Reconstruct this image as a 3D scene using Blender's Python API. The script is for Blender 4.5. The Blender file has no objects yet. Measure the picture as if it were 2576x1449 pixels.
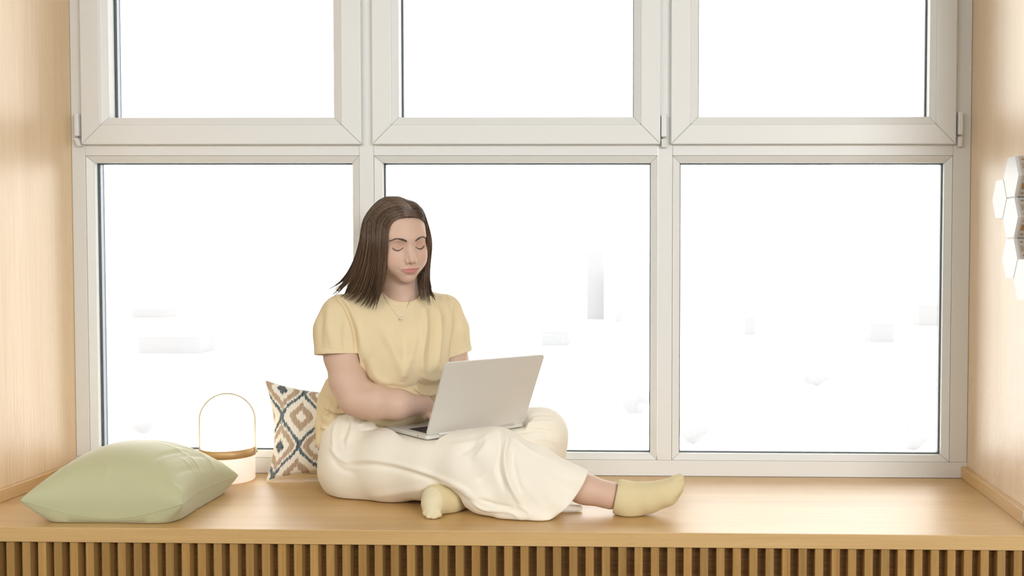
import bpy, bmesh, math, random
import numpy as np
from mathutils import Vector, Matrix

# ------------------------------------------------------------------ camera
scene = bpy.context.scene
IMG_W, IMG_H = 2576.0, 1449.0
FOC = 2650.0                       # focal length in pixels
PPX, PPY = 1595.0, 721.0           # principal point (lens shift)
YAW, PITCH, ROLL = math.radians(1.4), math.radians(1.96), 0.002
SEAT_Z = 0.45                      # top of the window seat
CAM = np.array([0.0, -2.60, SEAT_Z + 0.69])

fwd = np.array([-math.sin(YAW) * math.cos(PITCH), math.cos(YAW) * math.cos(PITCH), -math.sin(PITCH)])
right = np.cross(fwd, [0, 0, 1]); right /= np.linalg.norm(right)
up = np.cross(right, fwd)
cr, sr = math.cos(ROLL), math.sin(ROLL)
right, up = right * cr + up * sr, up * cr - right * sr

def project(p):
    q = np.asarray(p, float) - CAM
    z = q @ fwd
    return np.stack([PPX + FOC * (q @ right) / z, PPY - FOC * (q @ up) / z], -1)

def ray(px, py):
    return fwd + right * (px - PPX) / FOC - up * (py - PPY) / FOC

def P(px, py, Y):
    """pixel -> point at depth plane Y"""
    d = ray(px, py)
    return CAM + d * (Y - CAM[1]) / d[1]

def PZ(px, py, Z=SEAT_Z):
    """pixel -> point on a horizontal plane"""
    d = ray(px, py)
    return CAM + d * (Z - CAM[2]) / d[2]

def PX(px, py, X):
    """pixel -> point on a side wall plane"""
    d = ray(px, py)
    return CAM + d * (X - CAM[0]) / d[0]

cam_data = bpy.data.cameras.new('camera')
cam = bpy.data.objects.new('camera', cam_data)
scene.collection.objects.link(cam)
cam.matrix_world = Matrix((
    (right[0], up[0], -fwd[0], CAM[0]),
    (right[1], up[1], -fwd[1], CAM[1]),
    (right[2], up[2], -fwd[2], CAM[2]),
    (0, 0, 0, 1)))
cam_data.sensor_width = 36.0
cam_data.sensor_fit = 'HORIZONTAL'
cam_data.lens = FOC / IMG_W * 36.0
cam_data.shift_x = (IMG_W / 2 - PPX) / IMG_W
cam_data.shift_y = (PPY - IMG_H / 2) / IMG_W
cam_data.clip_start, cam_data.clip_end = 0.05, 3000
cam_data.dof.use_dof = True
cam_data.dof.focus_distance = 2.88
cam_data.dof.aperture_fstop = 4.0
scene.camera = cam

# ------------------------------------------------------------------ world and light
world = bpy.data.worlds.new('overcast_sky'); scene.world = world
world.use_nodes = True
bg = world.node_tree.nodes['Background']
bg.inputs['Color'].default_value = (1.0, 1.0, 0.965, 1)
bg.inputs['Strength'].default_value = 4.5

def area_light(name, loc, target, sx, sy, power, color):
    l = bpy.data.lights.new(name, 'AREA'); l.shape = 'RECTANGLE'
    l.size, l.size_y, l.energy, l.color = sx, sy, power, color
    o = bpy.data.objects.new(name, l); scene.collection.objects.link(o)
    o.location = loc
    o.rotation_euler = (Vector(target) - Vector(loc)).to_track_quat('-Z', 'Y').to_euler()
    return o
# unseen area lamps added to light the room side
area_light('rear_right_key', (2.2, -4.2, 2.05), (-0.2, 0.2, 0.8), 1.9, 0.9, 114, (0.97, 0.98, 1.0))  # added key lamp, its direction taken from the slat shadows
area_light('ceiling_fill', (-1.5, -2.7, 2.53), (-0.9, -1.6, 0.6), 2.4, 1.4, 82, (1.0, 0.97, 0.92))  # added fill under the ceiling, brightens the right wall

vs = scene.view_settings
vs.view_transform = 'Standard'; vs.look = 'None'; vs.gamma = 1.0; vs.use_curve_mapping = False
vs.exposure = 0.05

# ------------------------------------------------------------------ helpers
COL = scene.collection
random.seed(7); RNG = np.random.default_rng(11)

class Nodes:
    def __init__(self, name):
        self.m = bpy.data.materials.new(name); self.m.use_nodes = True
        self.t = self.m.node_tree; self.b = self.t.nodes['Principled BSDF']
        self.out = self.t.nodes['Material Output']
    def n(self, typ, **kw):
        x = self.t.nodes.new(typ)
        for k, v in kw.items(): setattr(x, k, v)
        return x
    def put(self, sock, v):
        if v is None: return
        if isinstance(v, bpy.types.NodeSocket): self.t.links.new(v, sock)
        elif hasattr(sock.default_value, '__len__') and not hasattr(v, '__len__'): sock.default_value = [v] * len(sock.default_value)
        else: sock.default_value = v
    def math(self, op, a, b=None, c=None, clamp=False):
        x = self.n('ShaderNodeMath', operation=op, use_clamp=clamp)
        for i, v in enumerate((a, b, c)): self.put(x.inputs[i], v)
        return x.outputs[0]
    def coord(self, kind='Object'): return self.n('ShaderNodeTexCoord').outputs[kind]
    def mapping(self, vec, scale=(1, 1, 1), loc=None, rot=None):
        x = self.n('ShaderNodeMapping'); self.put(x.inputs['Vector'], vec)
        self.put(x.inputs['Scale'], scale)
        if loc is not None: self.put(x.inputs['Location'], loc)
        if rot is not None: self.put(x.inputs['Rotation'], rot)
        return x.outputs[0]
    def noise(self, vec, scale=5, detail=3, rough=0.5, dist=0.0):
        x = self.n('ShaderNodeTexNoise'); self.put(x.inputs['Vector'], vec)
        x.inputs['Scale'].default_value = scale; x.inputs['Detail'].default_value = detail
        x.inputs['Roughness'].default_value = rough; x.inputs['Distortion'].default_value = dist
        return x.outputs['Fac']
    def ramp(self, fac, stops):
        x = self.n('ShaderNodeValToRGB'); self.put(x.inputs['Fac'], fac)
        el = x.color_ramp.elements
        while len(el) < len(stops): el.new(0.5)
        for e, (p, c) in zip(el, stops): e.position = p; e.color = (*c, 1) if len(c) == 3 else c
        return x.outputs['Color']
    def mix(self, fac, a, b, blend='MIX'):
        x = self.n('ShaderNodeMix', data_type='RGBA', blend_type=blend)
        self.put(x.inputs[0], fac)
        self.put(x.inputs[6], (*a, 1) if isinstance(a, tuple) and len(a) == 3 else a)
        self.put(x.inputs[7], (*b, 1) if isinstance(b, tuple) and len(b) == 3 else b)
        return x.outputs[2]
    def bump(self, h, strength=0.2, dist=0.001):
        x = self.n('ShaderNodeBump'); x.inputs['Strength'].default_value = strength
        x.inputs['Distance'].default_value = dist; self.put(x.inputs['Height'], h)
        self.t.links.new(x.outputs[0], self.b.inputs['Normal'])
    def set(self, **kw):
        names = dict(color='Base Color', rough='Roughness', metal='Metallic', spec='Specular IOR Level',
                     sheen='Sheen Weight', sheen_rough='Sheen Roughness', sss='Subsurface Weight', trans='Transmission Weight', coat='Coat Weight',
                     coat_rough='Coat Roughness', emit='Emission Color', emit_s='Emission Strength', ior='IOR', alpha='Alpha', aniso='Anisotropic')
        for k, v in kw.items():
            if isinstance(v, tuple) and len(v) == 3 and k in ('color', 'emit'): v = (*v, 1)
            self.put(self.b.inputs[names[k]], v)
        return self

def srgb(r, g, b):
    f = lambda c: (c / 255 / 12.92) if c / 255 <= 0.04045 else ((c / 255 + 0.055) / 1.055) ** 2.4
    return (f(r), f(g), f(b))

def plain(name, color, rough=0.5, **kw):
    k = Nodes(name); k.set(color=color, rough=rough, **kw); return k.m

def link(o, parent=None):
    COL.objects.link(o)
    if parent is not None: o.parent = parent
    return o

def tag(o, label=None, cat=None, group=None, kind=None):
    for k, v in (('label', label), ('category', cat), ('group', group), ('kind', kind)):
        if v: o[k] = v
    return o

def empty(name, loc=(0, 0, 0), rot=None):
    o = bpy.data.objects.new(name, None); o.empty_display_size = 0.05
    o.location = loc
    if rot: o.rotation_euler = rot
    return link(o)

def mesh_obj(name, verts, faces, mat=None, parent=None, smooth=False):
    me = bpy.data.meshes.new(name)
    me.from_pydata([tuple(map(float, v)) for v in verts], [], [tuple(map(int, f)) for f in faces])
    if smooth: me.polygons.foreach_set('use_smooth', [True] * len(me.polygons))
    me.update()
    o = bpy.data.objects.new(name, me)
    if mat: me.materials.append(mat)
    return link(o, parent)

def bm_obj(name, bm, mat=None, parent=None, smooth=False, loc=None):
    me = bpy.data.meshes.new(name); bmesh.ops.recalc_face_normals(bm, faces=bm.faces)
    bm.to_mesh(me); bm.free()
    if smooth: me.polygons.foreach_set('use_smooth', [True] * len(me.polygons))
    o = bpy.data.objects.new(name, me)
    if mat: me.materials.append(mat)
    if loc is not None: o.location = loc
    return link(o, parent)

def bm_hex(corners, bevel=0.0, seg=2):
    """box from 8 corners ordered: 4 bottom (ccw), 4 top"""
    bm = bmesh.new(); v = [bm.verts.new(tuple(map(float, c))) for c in corners]
    for f in ((0, 3, 2, 1), (4, 5, 6, 7), (0, 1, 5, 4), (1, 2, 6, 5), (2, 3, 7, 6), (3, 0, 4, 7)):
        bm.faces.new([v[i] for i in f])
    if bevel: bmesh.ops.bevel(bm, geom=list(bm.edges), offset=bevel, segments=seg, affect='EDGES', profile=0.5)
    return bm

def bm_box(x0, x1, y0, y1, z0, z1, bevel=0.0, seg=2):
    return bm_hex([(x0, y0, z0), (x1, y0, z0), (x1, y1, z0), (x0, y1, z0),
                   (x0, y0, z1), (x1, y0, z1), (x1, y1, z1), (x0, y1, z1)], bevel, seg)

def box(name, x0, x1, y0, y1, z0, z1, mat, parent=None, bevel=0.0, seg=2):
    return bm_obj(name, bm_box(x0, x1, y0, y1, z0, z1, bevel, seg), mat, parent)

def tube_data(pts, rad, sides=8, closed=False):
    """verts, faces of a tube along pts"""
    pts = np.asarray(pts, float); n = len(pts)
    rad = np.broadcast_to(np.asarray(rad, float), (n,))
    tan = np.gradient(pts, axis=0)
    if closed: tan = np.roll(pts, -1, 0) - np.roll(pts, 1, 0)
    tan /= np.linalg.norm(tan, axis=1, keepdims=True) + 1e-12
    ref = np.array([0, 0, 1.0]) if abs(tan[0][2]) < 0.9 else np.array([1.0, 0, 0])
    V = []; nv = np.cross(tan[0], ref)
    for i in range(n):
        nv = nv - tan[i] * (nv @ tan[i]); nv /= np.linalg.norm(nv) + 1e-12
        bv = np.cross(tan[i], nv)
        for k in range(sides):
            a = 2 * math.pi * k / sides
            V.append(pts[i] + rad[i] * (math.cos(a) * nv + math.sin(a) * bv))
    F = []
    for i in range(n if closed else n - 1):
        for k in range(sides):
            a, b = i * sides + k, i * sides + (k + 1) % sides
            j = (i + 1) % n
            F.append((a, b, j * sides + (k + 1) % sides, j * sides + k))
    if not closed:
        F.append(tuple(range(sides))[::-1]); F.append(tuple((n - 1) * sides + k for k in range(sides)))
    return V, F

def tube(name, pts, rad, mat, parent=None, sides=8, closed=False):
    V, F = tube_data(pts, rad, sides, closed)
    return mesh_obj(name, V, F, mat, parent, True)

def spline(pts, n):
    """Catmull-Rom through pts, n samples"""
    p = np.asarray(pts, float)
    p = np.vstack([2 * p[0] - p[1], p, 2 * p[-1] - p[-2]])
    m = len(p) - 3; out = []
    for t in np.linspace(0, m, n):
        i = min(int(t), m - 1); u = t - i
        a, b, c, d = p[i:i + 4]
        out.append(0.5 * (2 * b + (c - a) * u + (2 * a - 5 * b + 4 * c - d) * u * u + (3 * b - a - 3 * c + d) * u ** 3))
    return np.array(out)

# ------------------------------------------------------------------ materials
def wood(name, light, mid, dark, axis='X', rough=0.38, spec=0.5, vary=0.0, flecks=None, fine=1.0, coat=0.0):
    k = Nodes(name); c = k.coord()
    info = k.n('ShaderNodeObjectInfo')
    if vary:
        off = k.n('ShaderNodeVectorMath', operation='SCALE'); off.inputs[0].default_value = (3.7, 9.1, 17.3)
        k.put(off.inputs['Scale'], info.outputs['Random'])
        add = k.n('ShaderNodeVectorMath', operation='ADD'); k.put(add.inputs[0], c); k.put(add.inputs[1], off.outputs[0]); c = add.outputs[0]
    s = {'X': (0.06, 1, 1), 'Y': (1, 0.06, 1), 'Z': (1, 1, 0.06)}[axis]
    broad = k.noise(k.mapping(c, s), 9 * fine, 4, 0.55, 0.6)
    grain = k.noise(k.mapping(c, tuple(0.35 * x if x < 0.5 else x for x in s)), 140 * fine, 3, 0.6)
    pores = k.noise(k.mapping(c, tuple(0.9 * x if x < 0.5 else x for x in s)), 420 * fine, 2, 0.5)
    f = k.math('ADD', k.math('MULTIPLY', broad, 0.62), k.math('MULTIPLY', grain, 0.38))
    col = k.ramp(f, [(0.30, dark), (0.5, mid), (0.68, light)])
    pm = k.math('MULTIPLY', k.math('SUBTRACT', pores, 0.56, clamp=True), 3.2, clamp=True)
    col = k.mix(pm, col, dark)
    if vary:
        col = k.mix(1.0, col, k.ramp(info.outputs['Random'], [(0, (1 - vary,) * 3), (1, (1 + vary * 0.3,) * 3)]), 'MULTIPLY')
    if flecks:
        sep = k.n('ShaderNodeSeparateXYZ'); k.put(sep.inputs[0], c)
        y, z = sep.outputs[1], sep.outputs[2]
        wob = k.noise(k.mapping(c, (1, 1, 0.5)), 26, 3, 0.6)
        tri = k.math('PINGPONG', k.math('ADD', y, k.math('MULTIPLY', k.noise(c, 3, 1), 0.02)), 0.03)
        ph = k.math('ADD', k.math('MULTIPLY', z, flecks[2]), k.math('ADD', k.math('MULTIPLY', tri, flecks[3]), k.math('MULTIPLY', wob, flecks[4])))
        ln = k.math('SUBTRACT', 1.0, k.math('MULTIPLY', k.math('ABSOLUTE', k.math('SINE', ph)), flecks[5]), clamp=True)
        msk = k.math('MULTIPLY', k.math('SUBTRACT', k.noise(k.mapping(c, (1, 5, 1.3)), 7, 3), 0.38, clamp=True), 6.0, clamp=True)
        hgt = k.n('ShaderNodeMapRange'); k.put(hgt.inputs['Value'], z)
        hgt.inputs['From Min'].default_value = flecks[0]; hgt.inputs['From Max'].default_value = flecks[1]
        hgt.inputs['To Min'].default_value = 1.0; hgt.inputs['To Max'].default_value = 0.0
        fm = k.math('MULTIPLY', k.math('MULTIPLY', ln, msk), k.math('MULTIPLY', hgt.outputs[0], flecks[6]))
        col = k.mix(fm, col, srgb(252, 246, 236))
    k.set(color=col, rough=rough, spec=spec, coat=coat, coat_rough=rough)
    k.bump(k.math('ADD', grain, pm), 0.12, 0.0006)
    return k.m

M = {}
M['oak_seat'] = wood('oak_seat_top', (0.68, 0.45, 0.19), (0.60, 0.38, 0.145), (0.49, 0.285, 0.095), 'X', 0.44, 0.75, coat=0.4)
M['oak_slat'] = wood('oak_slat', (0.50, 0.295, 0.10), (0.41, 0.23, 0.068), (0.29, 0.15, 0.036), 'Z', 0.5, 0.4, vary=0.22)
M['oak_back'] = wood('oak_back_panel', (0.32, 0.17, 0.05), (0.22, 0.11, 0.03), (0.11, 0.05, 0.013), 'X', 0.55, 0.3, fine=0.8)  # darker than the slats: shade of the gaps put into the colour
M['oak_wall_l'] = wood('oak_wall_panel', (0.82, 0.63, 0.40), (0.77, 0.565, 0.335), (0.68, 0.475, 0.255), 'Z', 0.42, 0.75, coat=0.6, flecks=(0.60, 0.85, 9.0, 260.0, 5.0, 4.0, 0.6))
M['oak_wall_r'] = wood('oak_wall_panel_figured', (0.84, 0.65, 0.425), (0.79, 0.59, 0.36), (0.71, 0.505, 0.285), 'Z', 0.42, 0.75, coat=0.6, flecks=(0.66, 0.95, 80.0, 300.0, 6.0, 2.6, 0.95))
M['oak_trim'] = wood('oak_trim', (0.72, 0.50, 0.24), (0.65, 0.42, 0.18), (0.52, 0.31, 0.11), 'Y', 0.4, 0.5)
M['upvc'] = plain('white_upvc', (0.77, 0.772, 0.745), 0.42)
M['gasket'] = plain('dark_gasket', (0.02, 0.05, 0.05), 0.6)
M['spacer'] = plain('spacer_metal', (0.33, 0.34, 0.38), 0.4, metal=0.4)
M['paint'] = plain('room_paint', (0.72, 0.71, 0.69), 0.8)
M['floor'] = plain('pale_floor', (0.20, 0.18, 0.155), 0.5)
k = Nodes('window_glass'); k.t.nodes.remove(k.b)
fr = k.n('ShaderNodeFresnel'); fr.inputs['IOR'].default_value = 1.45
tr = k.n('ShaderNodeBsdfTransparent'); tr.inputs['Color'].default_value = (0.985, 0.985, 0.985, 1)
gl = k.n('ShaderNodeBsdfGlossy'); gl.inputs['Roughness'].default_value = 0.02
mx = k.n('ShaderNodeMixShader'); k.put(mx.inputs[0], fr.outputs[0]); k.put(mx.inputs[1], tr.outputs[0]); k.put(mx.inputs[2], gl.outputs[0])
k.put(k.out.inputs['Surface'], mx.outputs[0]); M['glass'] = k.m

# ------------------------------------------------------------------ the room
XL, XR = -1.808, 0.935            # side walls of the window niche
YF, YW = -0.043, 0.605            # front edge of the seat, inner face of the window frame
ZC = 2.55
def structure(o, label=None): tag(o, label, kind='structure'); return o

structure(box('wall_left', XL - 0.20, XL, YF + 0.02, YW + 0.12, 0, ZC, M['oak_wall_l']), 'pale oak panelled side wall left of the window')
structure(box('wall_right', XR, XR + 0.20, YF + 0.02, YW + 0.12, 0, ZC, M['oak_wall_r']), 'pale oak panelled side wall right of the window')
structure(box('ceiling', -3.2, 3.0, -5.2, YW + 0.12, ZC, ZC + 0.1, M['paint']))
structure(box('floor', -3.2, 3.0, -5.2, YW + 0.12, -0.08, 0, M['floor']))
structure(box('wall_front_left', -3.2, XL - 0.20, YF + 0.02, YF + 0.12, 0, ZC, M['paint']))
structure(box('wall_front_right', XR + 0.20, 3.0, YF + 0.02, YF + 0.12, 0, ZC, M['paint']))
structure(box('wall_room_left', -3.3, -3.2, -5.2, YF + 0.12, 0, ZC, M['paint']))
structure(box('wall_room_right', 3.0, 3.1, -5.2, YF + 0.12, 0, ZC, M['paint']))
structure(box('wall_back', -3.2, 3.0, -5.3, -5.2, 0, ZC, M['paint']))
structure(box('wall_below_window', XL, XR, YW + 0.005, YW + 0.12, 0, SEAT_Z - 0.002, M['paint']))
# oak upstands along both side walls, resting on the seat
bl = P(0, 1233, 0)  # only the height matters
BH = 0.036
structure(box('baseboard_left', XL, XL + 0.018, YF + 0.02, YW, SEAT_Z, SEAT_Z + BH, M['oak_trim'], bevel=0.002))
structure(box('baseboard_right', XR - 0.018, XR, YF + 0.02, YW, SEAT_Z, SEAT_Z + BH, M['oak_trim'], bevel=0.002))

# ------------------------------------------------------------------ the window
win = empty('window_1', (0, YW, SEAT_Z)); structure(win, 'white plastic window with three opening sashes over three fixed panes')
def wchild(o, parent=None):
    par = parent or win
    o.parent = par; o.matrix_parent_inverse = Matrix.Translation((-0.0, -YW, -SEAT_Z)) if par is win else Matrix.Identity(4)
    return o
FX = lambda px, Y, py=700: P(px, py, Y)[0]
FZ = lambda py, Y, px=1500: P(px, py, Y)[2]
YS, YG = YW - 0.020, YW + 0.040   # face of the sashes, plane of the glass
ZT = ZC - 0.02
def rails(parent, name, x0, x1, z0, z1, w, y0, y1, slope=0.0, mat=None, bevel=0.0012, gap=0.0002):
    """four mitred rails round a rectangle; w = (left, right, bottom, top)"""
    l, r, b, t = w; g = gap
    ix0, ix1, iz0, iz1 = x0 + l, x1 - r, z0 + b, z1 - t
    def prism(a, b_, c, d):        # outer a->b_, inner c (near b_), d (near a), in xz
        f = [(a[0], y0, a[1]), (b_[0], y0, b_[1]), (c[0], y0 + slope, c[1]), (d[0], y0 + slope, d[1])]
        k_ = [(q[0], y1, q[2]) for q in f]
        o = bm_obj(name, bm_hex(f + k_, bevel, 2), mat or M['upvc'], parent)
        if parent is win: wchild(o)
        return o
    prism((x0 + g, z0), (x1 - g, z0), (ix1 - g, iz0), (ix0 + g, iz0))
    prism((x1 - g, z1), (x0 + g, z1), (ix0 + g, iz1), (ix1 - g, iz1))
    prism((x0, z1 - g), (x0, z0 + g), (ix0, iz0 + g), (ix0, iz1 - g))
    prism((x1, z0 + g), (x1, z1 - g), (ix1, iz1 - g), (ix1, iz0 + g))
    return ix0, ix1, iz0, iz1
def glazing(parent, x0, x1, z0, z1, outer):
    """gaskets, spacer and two glass sheets in a clear opening"""
    def frame(name, w, y0, y1, mat, o4=None):
        bm = bmesh.new(); q0, q1, r0, r1 = o4 or (x0 - 0.004, x1 + 0.004, z0 - 0.004, z1 + 0.004)
        for (a, b_, c, d) in ((q0, q1, r0, z0 + w), (q0, q1, z1 - w, r1), (q0, x0 + w, z0 + w, z1 - w), (x1 - w, q1, z0 + w, z1 - w)):
            t = bm_box(a, b_, y0, y1, c, d); me = bpy.data.meshes.new('t'); t.to_mesh(me); t.free(); bm.from_mesh(me); bpy.data.meshes.remove(me)
        o = bm_obj(name, bm, mat, parent)
        if parent is win: wchild(o)
    frame('gasket', 0.0028, YG - 0.006, YG, M['gasket'])
    frame('spacer', 0.0035, YG + 0.0045, YG + 0.020, M['spacer'])
    frame('gasket', 0.0015, YG + 0.0245, YG + 0.031, M['gasket'])
    ox0, ox1, oz0, oz1 = outer
    frame('rebate', -0.0045, YG - 0.0005, YG + 0.0320, M['upvc'], (ox0 + 0.0001, ox1 - 0.0001, oz0 + 0.0001, oz1 - 0.0001))
    for y in (YG, YG + 0.0205):
        o = box('pane', x0 - 0.004, x1 + 0.004, y, y + 0.004, z0 - 0.004, z1 + 0.004, M['glass'], parent)
        if parent is win: wchild(o)

# fixed frame: sill rail, jambs, mullions, transoms
zb = SEAT_Z + 0.0005
z_bead_b = FZ(1157, YW)                       # top of the sill rail
z_tr0, z_tr1 = FZ(391, YW), FZ(340, YW)       # transom (upper part hidden by the sashes)
gx = [FX(p, YW) for p in (219, 905.6, 941.8, 1654, 1691, 2394)]
YB = YW + 0.085                               # outer face
f = wchild(box('sill_rail', XL, XR, YW, YB, zb, z_bead_b, M['upvc'], win, 0.001))
for a, b_ in ((XL + 0.0005, gx[0]), (gx[1], gx[2]), (gx[3], gx[4]), (gx[5], XR - 0.0005)):
    wchild(box('jamb' if a < -1.7 or b_ > 0.9 else 'mullion', a + 0.0003, b_ - 0.0003, YW + 0.0002, YB, z_bead_b + 0.0006, ZT, M['upvc'], win, 0.001))
for i in range(3):
    a, b_ = gx[2 * i], gx[2 * i + 1]
    wchild(box('transom', a + 0.0003, b_ - 0.0003, YW + 0.0004, YB, z_tr0, z_tr1, M['upvc'], win, 0.001))
wchild(box('head_rail', XL, XR, YW, YB, ZT, ZC - 0.0005, M['upvc'], win, 0.001))
# fixed lights
px_l = ((241.5, 889), (963.5, 1636.5), (1709, 2372.5))
for i in range(3):
    a, b_ = gx[2 * i], gx[2 * i + 1]
    z0, z1 = z_bead_b, z_tr0
    Yi = YW + 0.016
    x0, x1 = FX(px_l[i][0], Yi), FX(px_l[i][1], Yi); iz0, iz1 = FZ(1139.5, Yi), FZ(409.5, Yi)
    fx = empty('fixed_light', (0, 0, 0)); wchild(fx); fx.matrix_parent_inverse = Matrix.Translation((0, -YW, -SEAT_Z))
    rails(fx, 'glazing_bead', a + 0.0006, b_ - 0.0006, z0 + 0.0006, z1 - 0.0006, (x0 - a, b_ - x1, iz0 - z0, z1 - iz1), YW + 0.002, YG - 0.001, 0.014, bevel=0.0015)
    glazing(fx, x0, x1, iz0, iz1, (a, b_, z0, z1))
# opening sashes
px_s = ((200.5, 907.5, 250, 856.5, 272, 838.5), (934.5, 1662, 984, 1612, 1003, 1594), (1688.5, 2408, 1738.5, 2357, 1757, 2339))
for i, (o0, o1, g0, g1, p0, p1) in enumerate(px_s):
    sy = 150
    x0, x1, z0, z1 = FX(o0, YS, sy), FX(o1, YS, sy), FZ(362.5, YS), ZT - 0.03
    sa = empty('sash', (0, 0, 0)); wchild(sa)
    b0, b1, bz = FX(g0, YS, sy), FX(g1, YS, sy), FZ(312.5, YS)
    w = 0.062
    rails(sa, 'sash_rail', x0, x1, z0, z1, (b0 - x0, x1 - b1, bz - z0, bz - z0), YS, YG + 0.03, bevel=0.003)
    Yi = YS + 0.016
    q0, q1, qz = FX(p0, Yi, sy), FX(p1, Yi, sy), FZ(294.5, Yi)
    rails(sa, 'glazing_bead', b0, b1, bz, z1 - (bz - z0), (q0 - b0, b1 - q1, qz - bz, qz - bz), YS + 0.002, YG - 0.001, 0.014, bevel=0.0015)
    glazing(sa, q0, q1, qz, z1 - (bz - z0) - (qz - bz), (b0, b1, bz, z1 - (bz - z0)))
# hinges
for (hx0, hx1, y0, y1, y2, hook) in ((188.5, 199.5, 286, 343, 368, -1), (1663.5, 1677, 288, 345, 371, 1), (2410, 2422, 281, 339, 369, 1)):
    Yh = YS + 0.004
    h = empty('hinge'); wchild(h)
    xa, xb = P(hx0, y0, Yh)[0], P(hx1, y0, Yh)[0]
    za, zb_, zc = P(hx0, y0, Yh)[2], P(hx0, y1, Yh)[2], P(hx0, y2, Yh)[2]
    box('hinge_cover', xa, xb, Yh - 0.008, YW + 0.004, zb_, za, M['upvc'], h, 0.003, 3)
    box('hinge_pin', (xa + xb) / 2 - 0.0028, (xa + xb) / 2 + 0.0028, Yh - 0.002, Yh + 0.006, zb_ - 0.008, zb_ + 0.002, M['spacer'], h, 0.001)
    bm = bm_hex([(xa + 0.001 + 0.004 * (hook < 0), Yh - 0.003, zc), (xb + 0.004 * (hook < 0), Yh - 0.003, zc), (xb + 0.004 * (hook < 0), YW + 0.002, zc), (xa + 0.001 + 0.004 * (hook < 0), YW + 0.002, zc),
                 (xa - 0.002 * (hook < 0), Yh - 0.010, zb_ - 0.006), (xb - 0.001, Yh - 0.010, zb_ - 0.006), (xb - 0.001, YW + 0.002, zb_ - 0.006), (xa - 0.002 * (hook < 0), YW + 0.002, zb_ - 0.006)], 0.0025, 3)
    bm_obj('hinge_bracket', bm, M['upvc'], h)

# ------------------------------------------------------------------ the window seat
seat = empty('window_seat', (0, YF, 0))
tag(seat, 'long built-in oak window seat with a slatted front below the window', 'window seat')
def schild(o): o.parent = seat; o.matrix_parent_inverse = Matrix.Translation((0, -YF, 0)); return o
ZS0 = FZ(1371, YF, 1000) if False else P(1000, 1371.5, YF)[2]
bm = bm_box(XL + 0.0005, XR - 0.0005, YF, YW - 0.0005, ZS0, SEAT_Z, 0.0012, 2)
schild(bm_obj('seat_top', bm, M['oak_seat'], seat))
YSL = YF + 0.004
sp = P(1560 + 0, 1420, YSL)[0]
x_a, x_b = P(15.5, 1420, YSL)[0], P(2466 + 82.5, 1420, YSL)[0]   # two slats' left edges: first and the one near the right edge
pitch = (P(1280 + 1272 / 4.025, 1420, YSL)[0] - P(64 / 4.025, 1420, YSL)[0]) / 39.0
sw = pitch * 0.505
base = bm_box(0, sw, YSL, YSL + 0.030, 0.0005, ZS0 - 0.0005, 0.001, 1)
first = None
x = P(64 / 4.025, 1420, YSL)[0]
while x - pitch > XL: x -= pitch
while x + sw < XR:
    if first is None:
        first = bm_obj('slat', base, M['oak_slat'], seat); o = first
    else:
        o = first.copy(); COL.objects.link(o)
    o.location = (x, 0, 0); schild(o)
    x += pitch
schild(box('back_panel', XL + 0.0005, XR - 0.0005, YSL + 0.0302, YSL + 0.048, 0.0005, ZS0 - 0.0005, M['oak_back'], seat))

# ------------------------------------------------------------------ cushions
def cushion_grid(n=121):
    u = np.linspace(-1, 1, n); U, V = np.meshgrid(u, u, indexing='ij')
    return U, V
def grid_faces(n, m, off=0, flip=False):
    i, j = np.meshgrid(np.arange(n - 1), np.arange(m - 1), indexing='ij')
    a = (i * m + j).ravel() + off
    f = np.stack([a, a + m, a + m + 1, a + 1], 1)
    return f[:, ::-1] if flip else f

def fabric(name, color, rough=0.85, weave=900.0, amount=0.12, sheen=0.25, vcol=None):
    k = Nodes(name); c = k.coord()
    col = color
    if vcol:
        a = k.n('ShaderNodeVertexColor', layer_name=vcol); col = a.outputs['Color']
    n1 = k.noise(c, weave, 2, 0.6)
    n2 = k.noise(c, 14, 3, 0.55)
    f = k.math('ADD', 0.90, k.math('MULTIPLY', k.math('ADD', k.math('MULTIPLY', n1, 0.6), k.math('MULTIPLY', n2, 0.4)), 0.2))
    mul = k.n('ShaderNodeVectorMath', operation='SCALE')
    if isinstance(col, tuple): mul.inputs[0].default_value = col
    else: k.put(mul.inputs[0], col)
    k.put(mul.inputs['Scale'], f)
    k.set(color=mul.outputs[0], rough=rough, spec=0.2, sheen=sheen, sheen_rough=0.4)
    k.bump(n1, amount, 0.0006)
    return k.m

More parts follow.
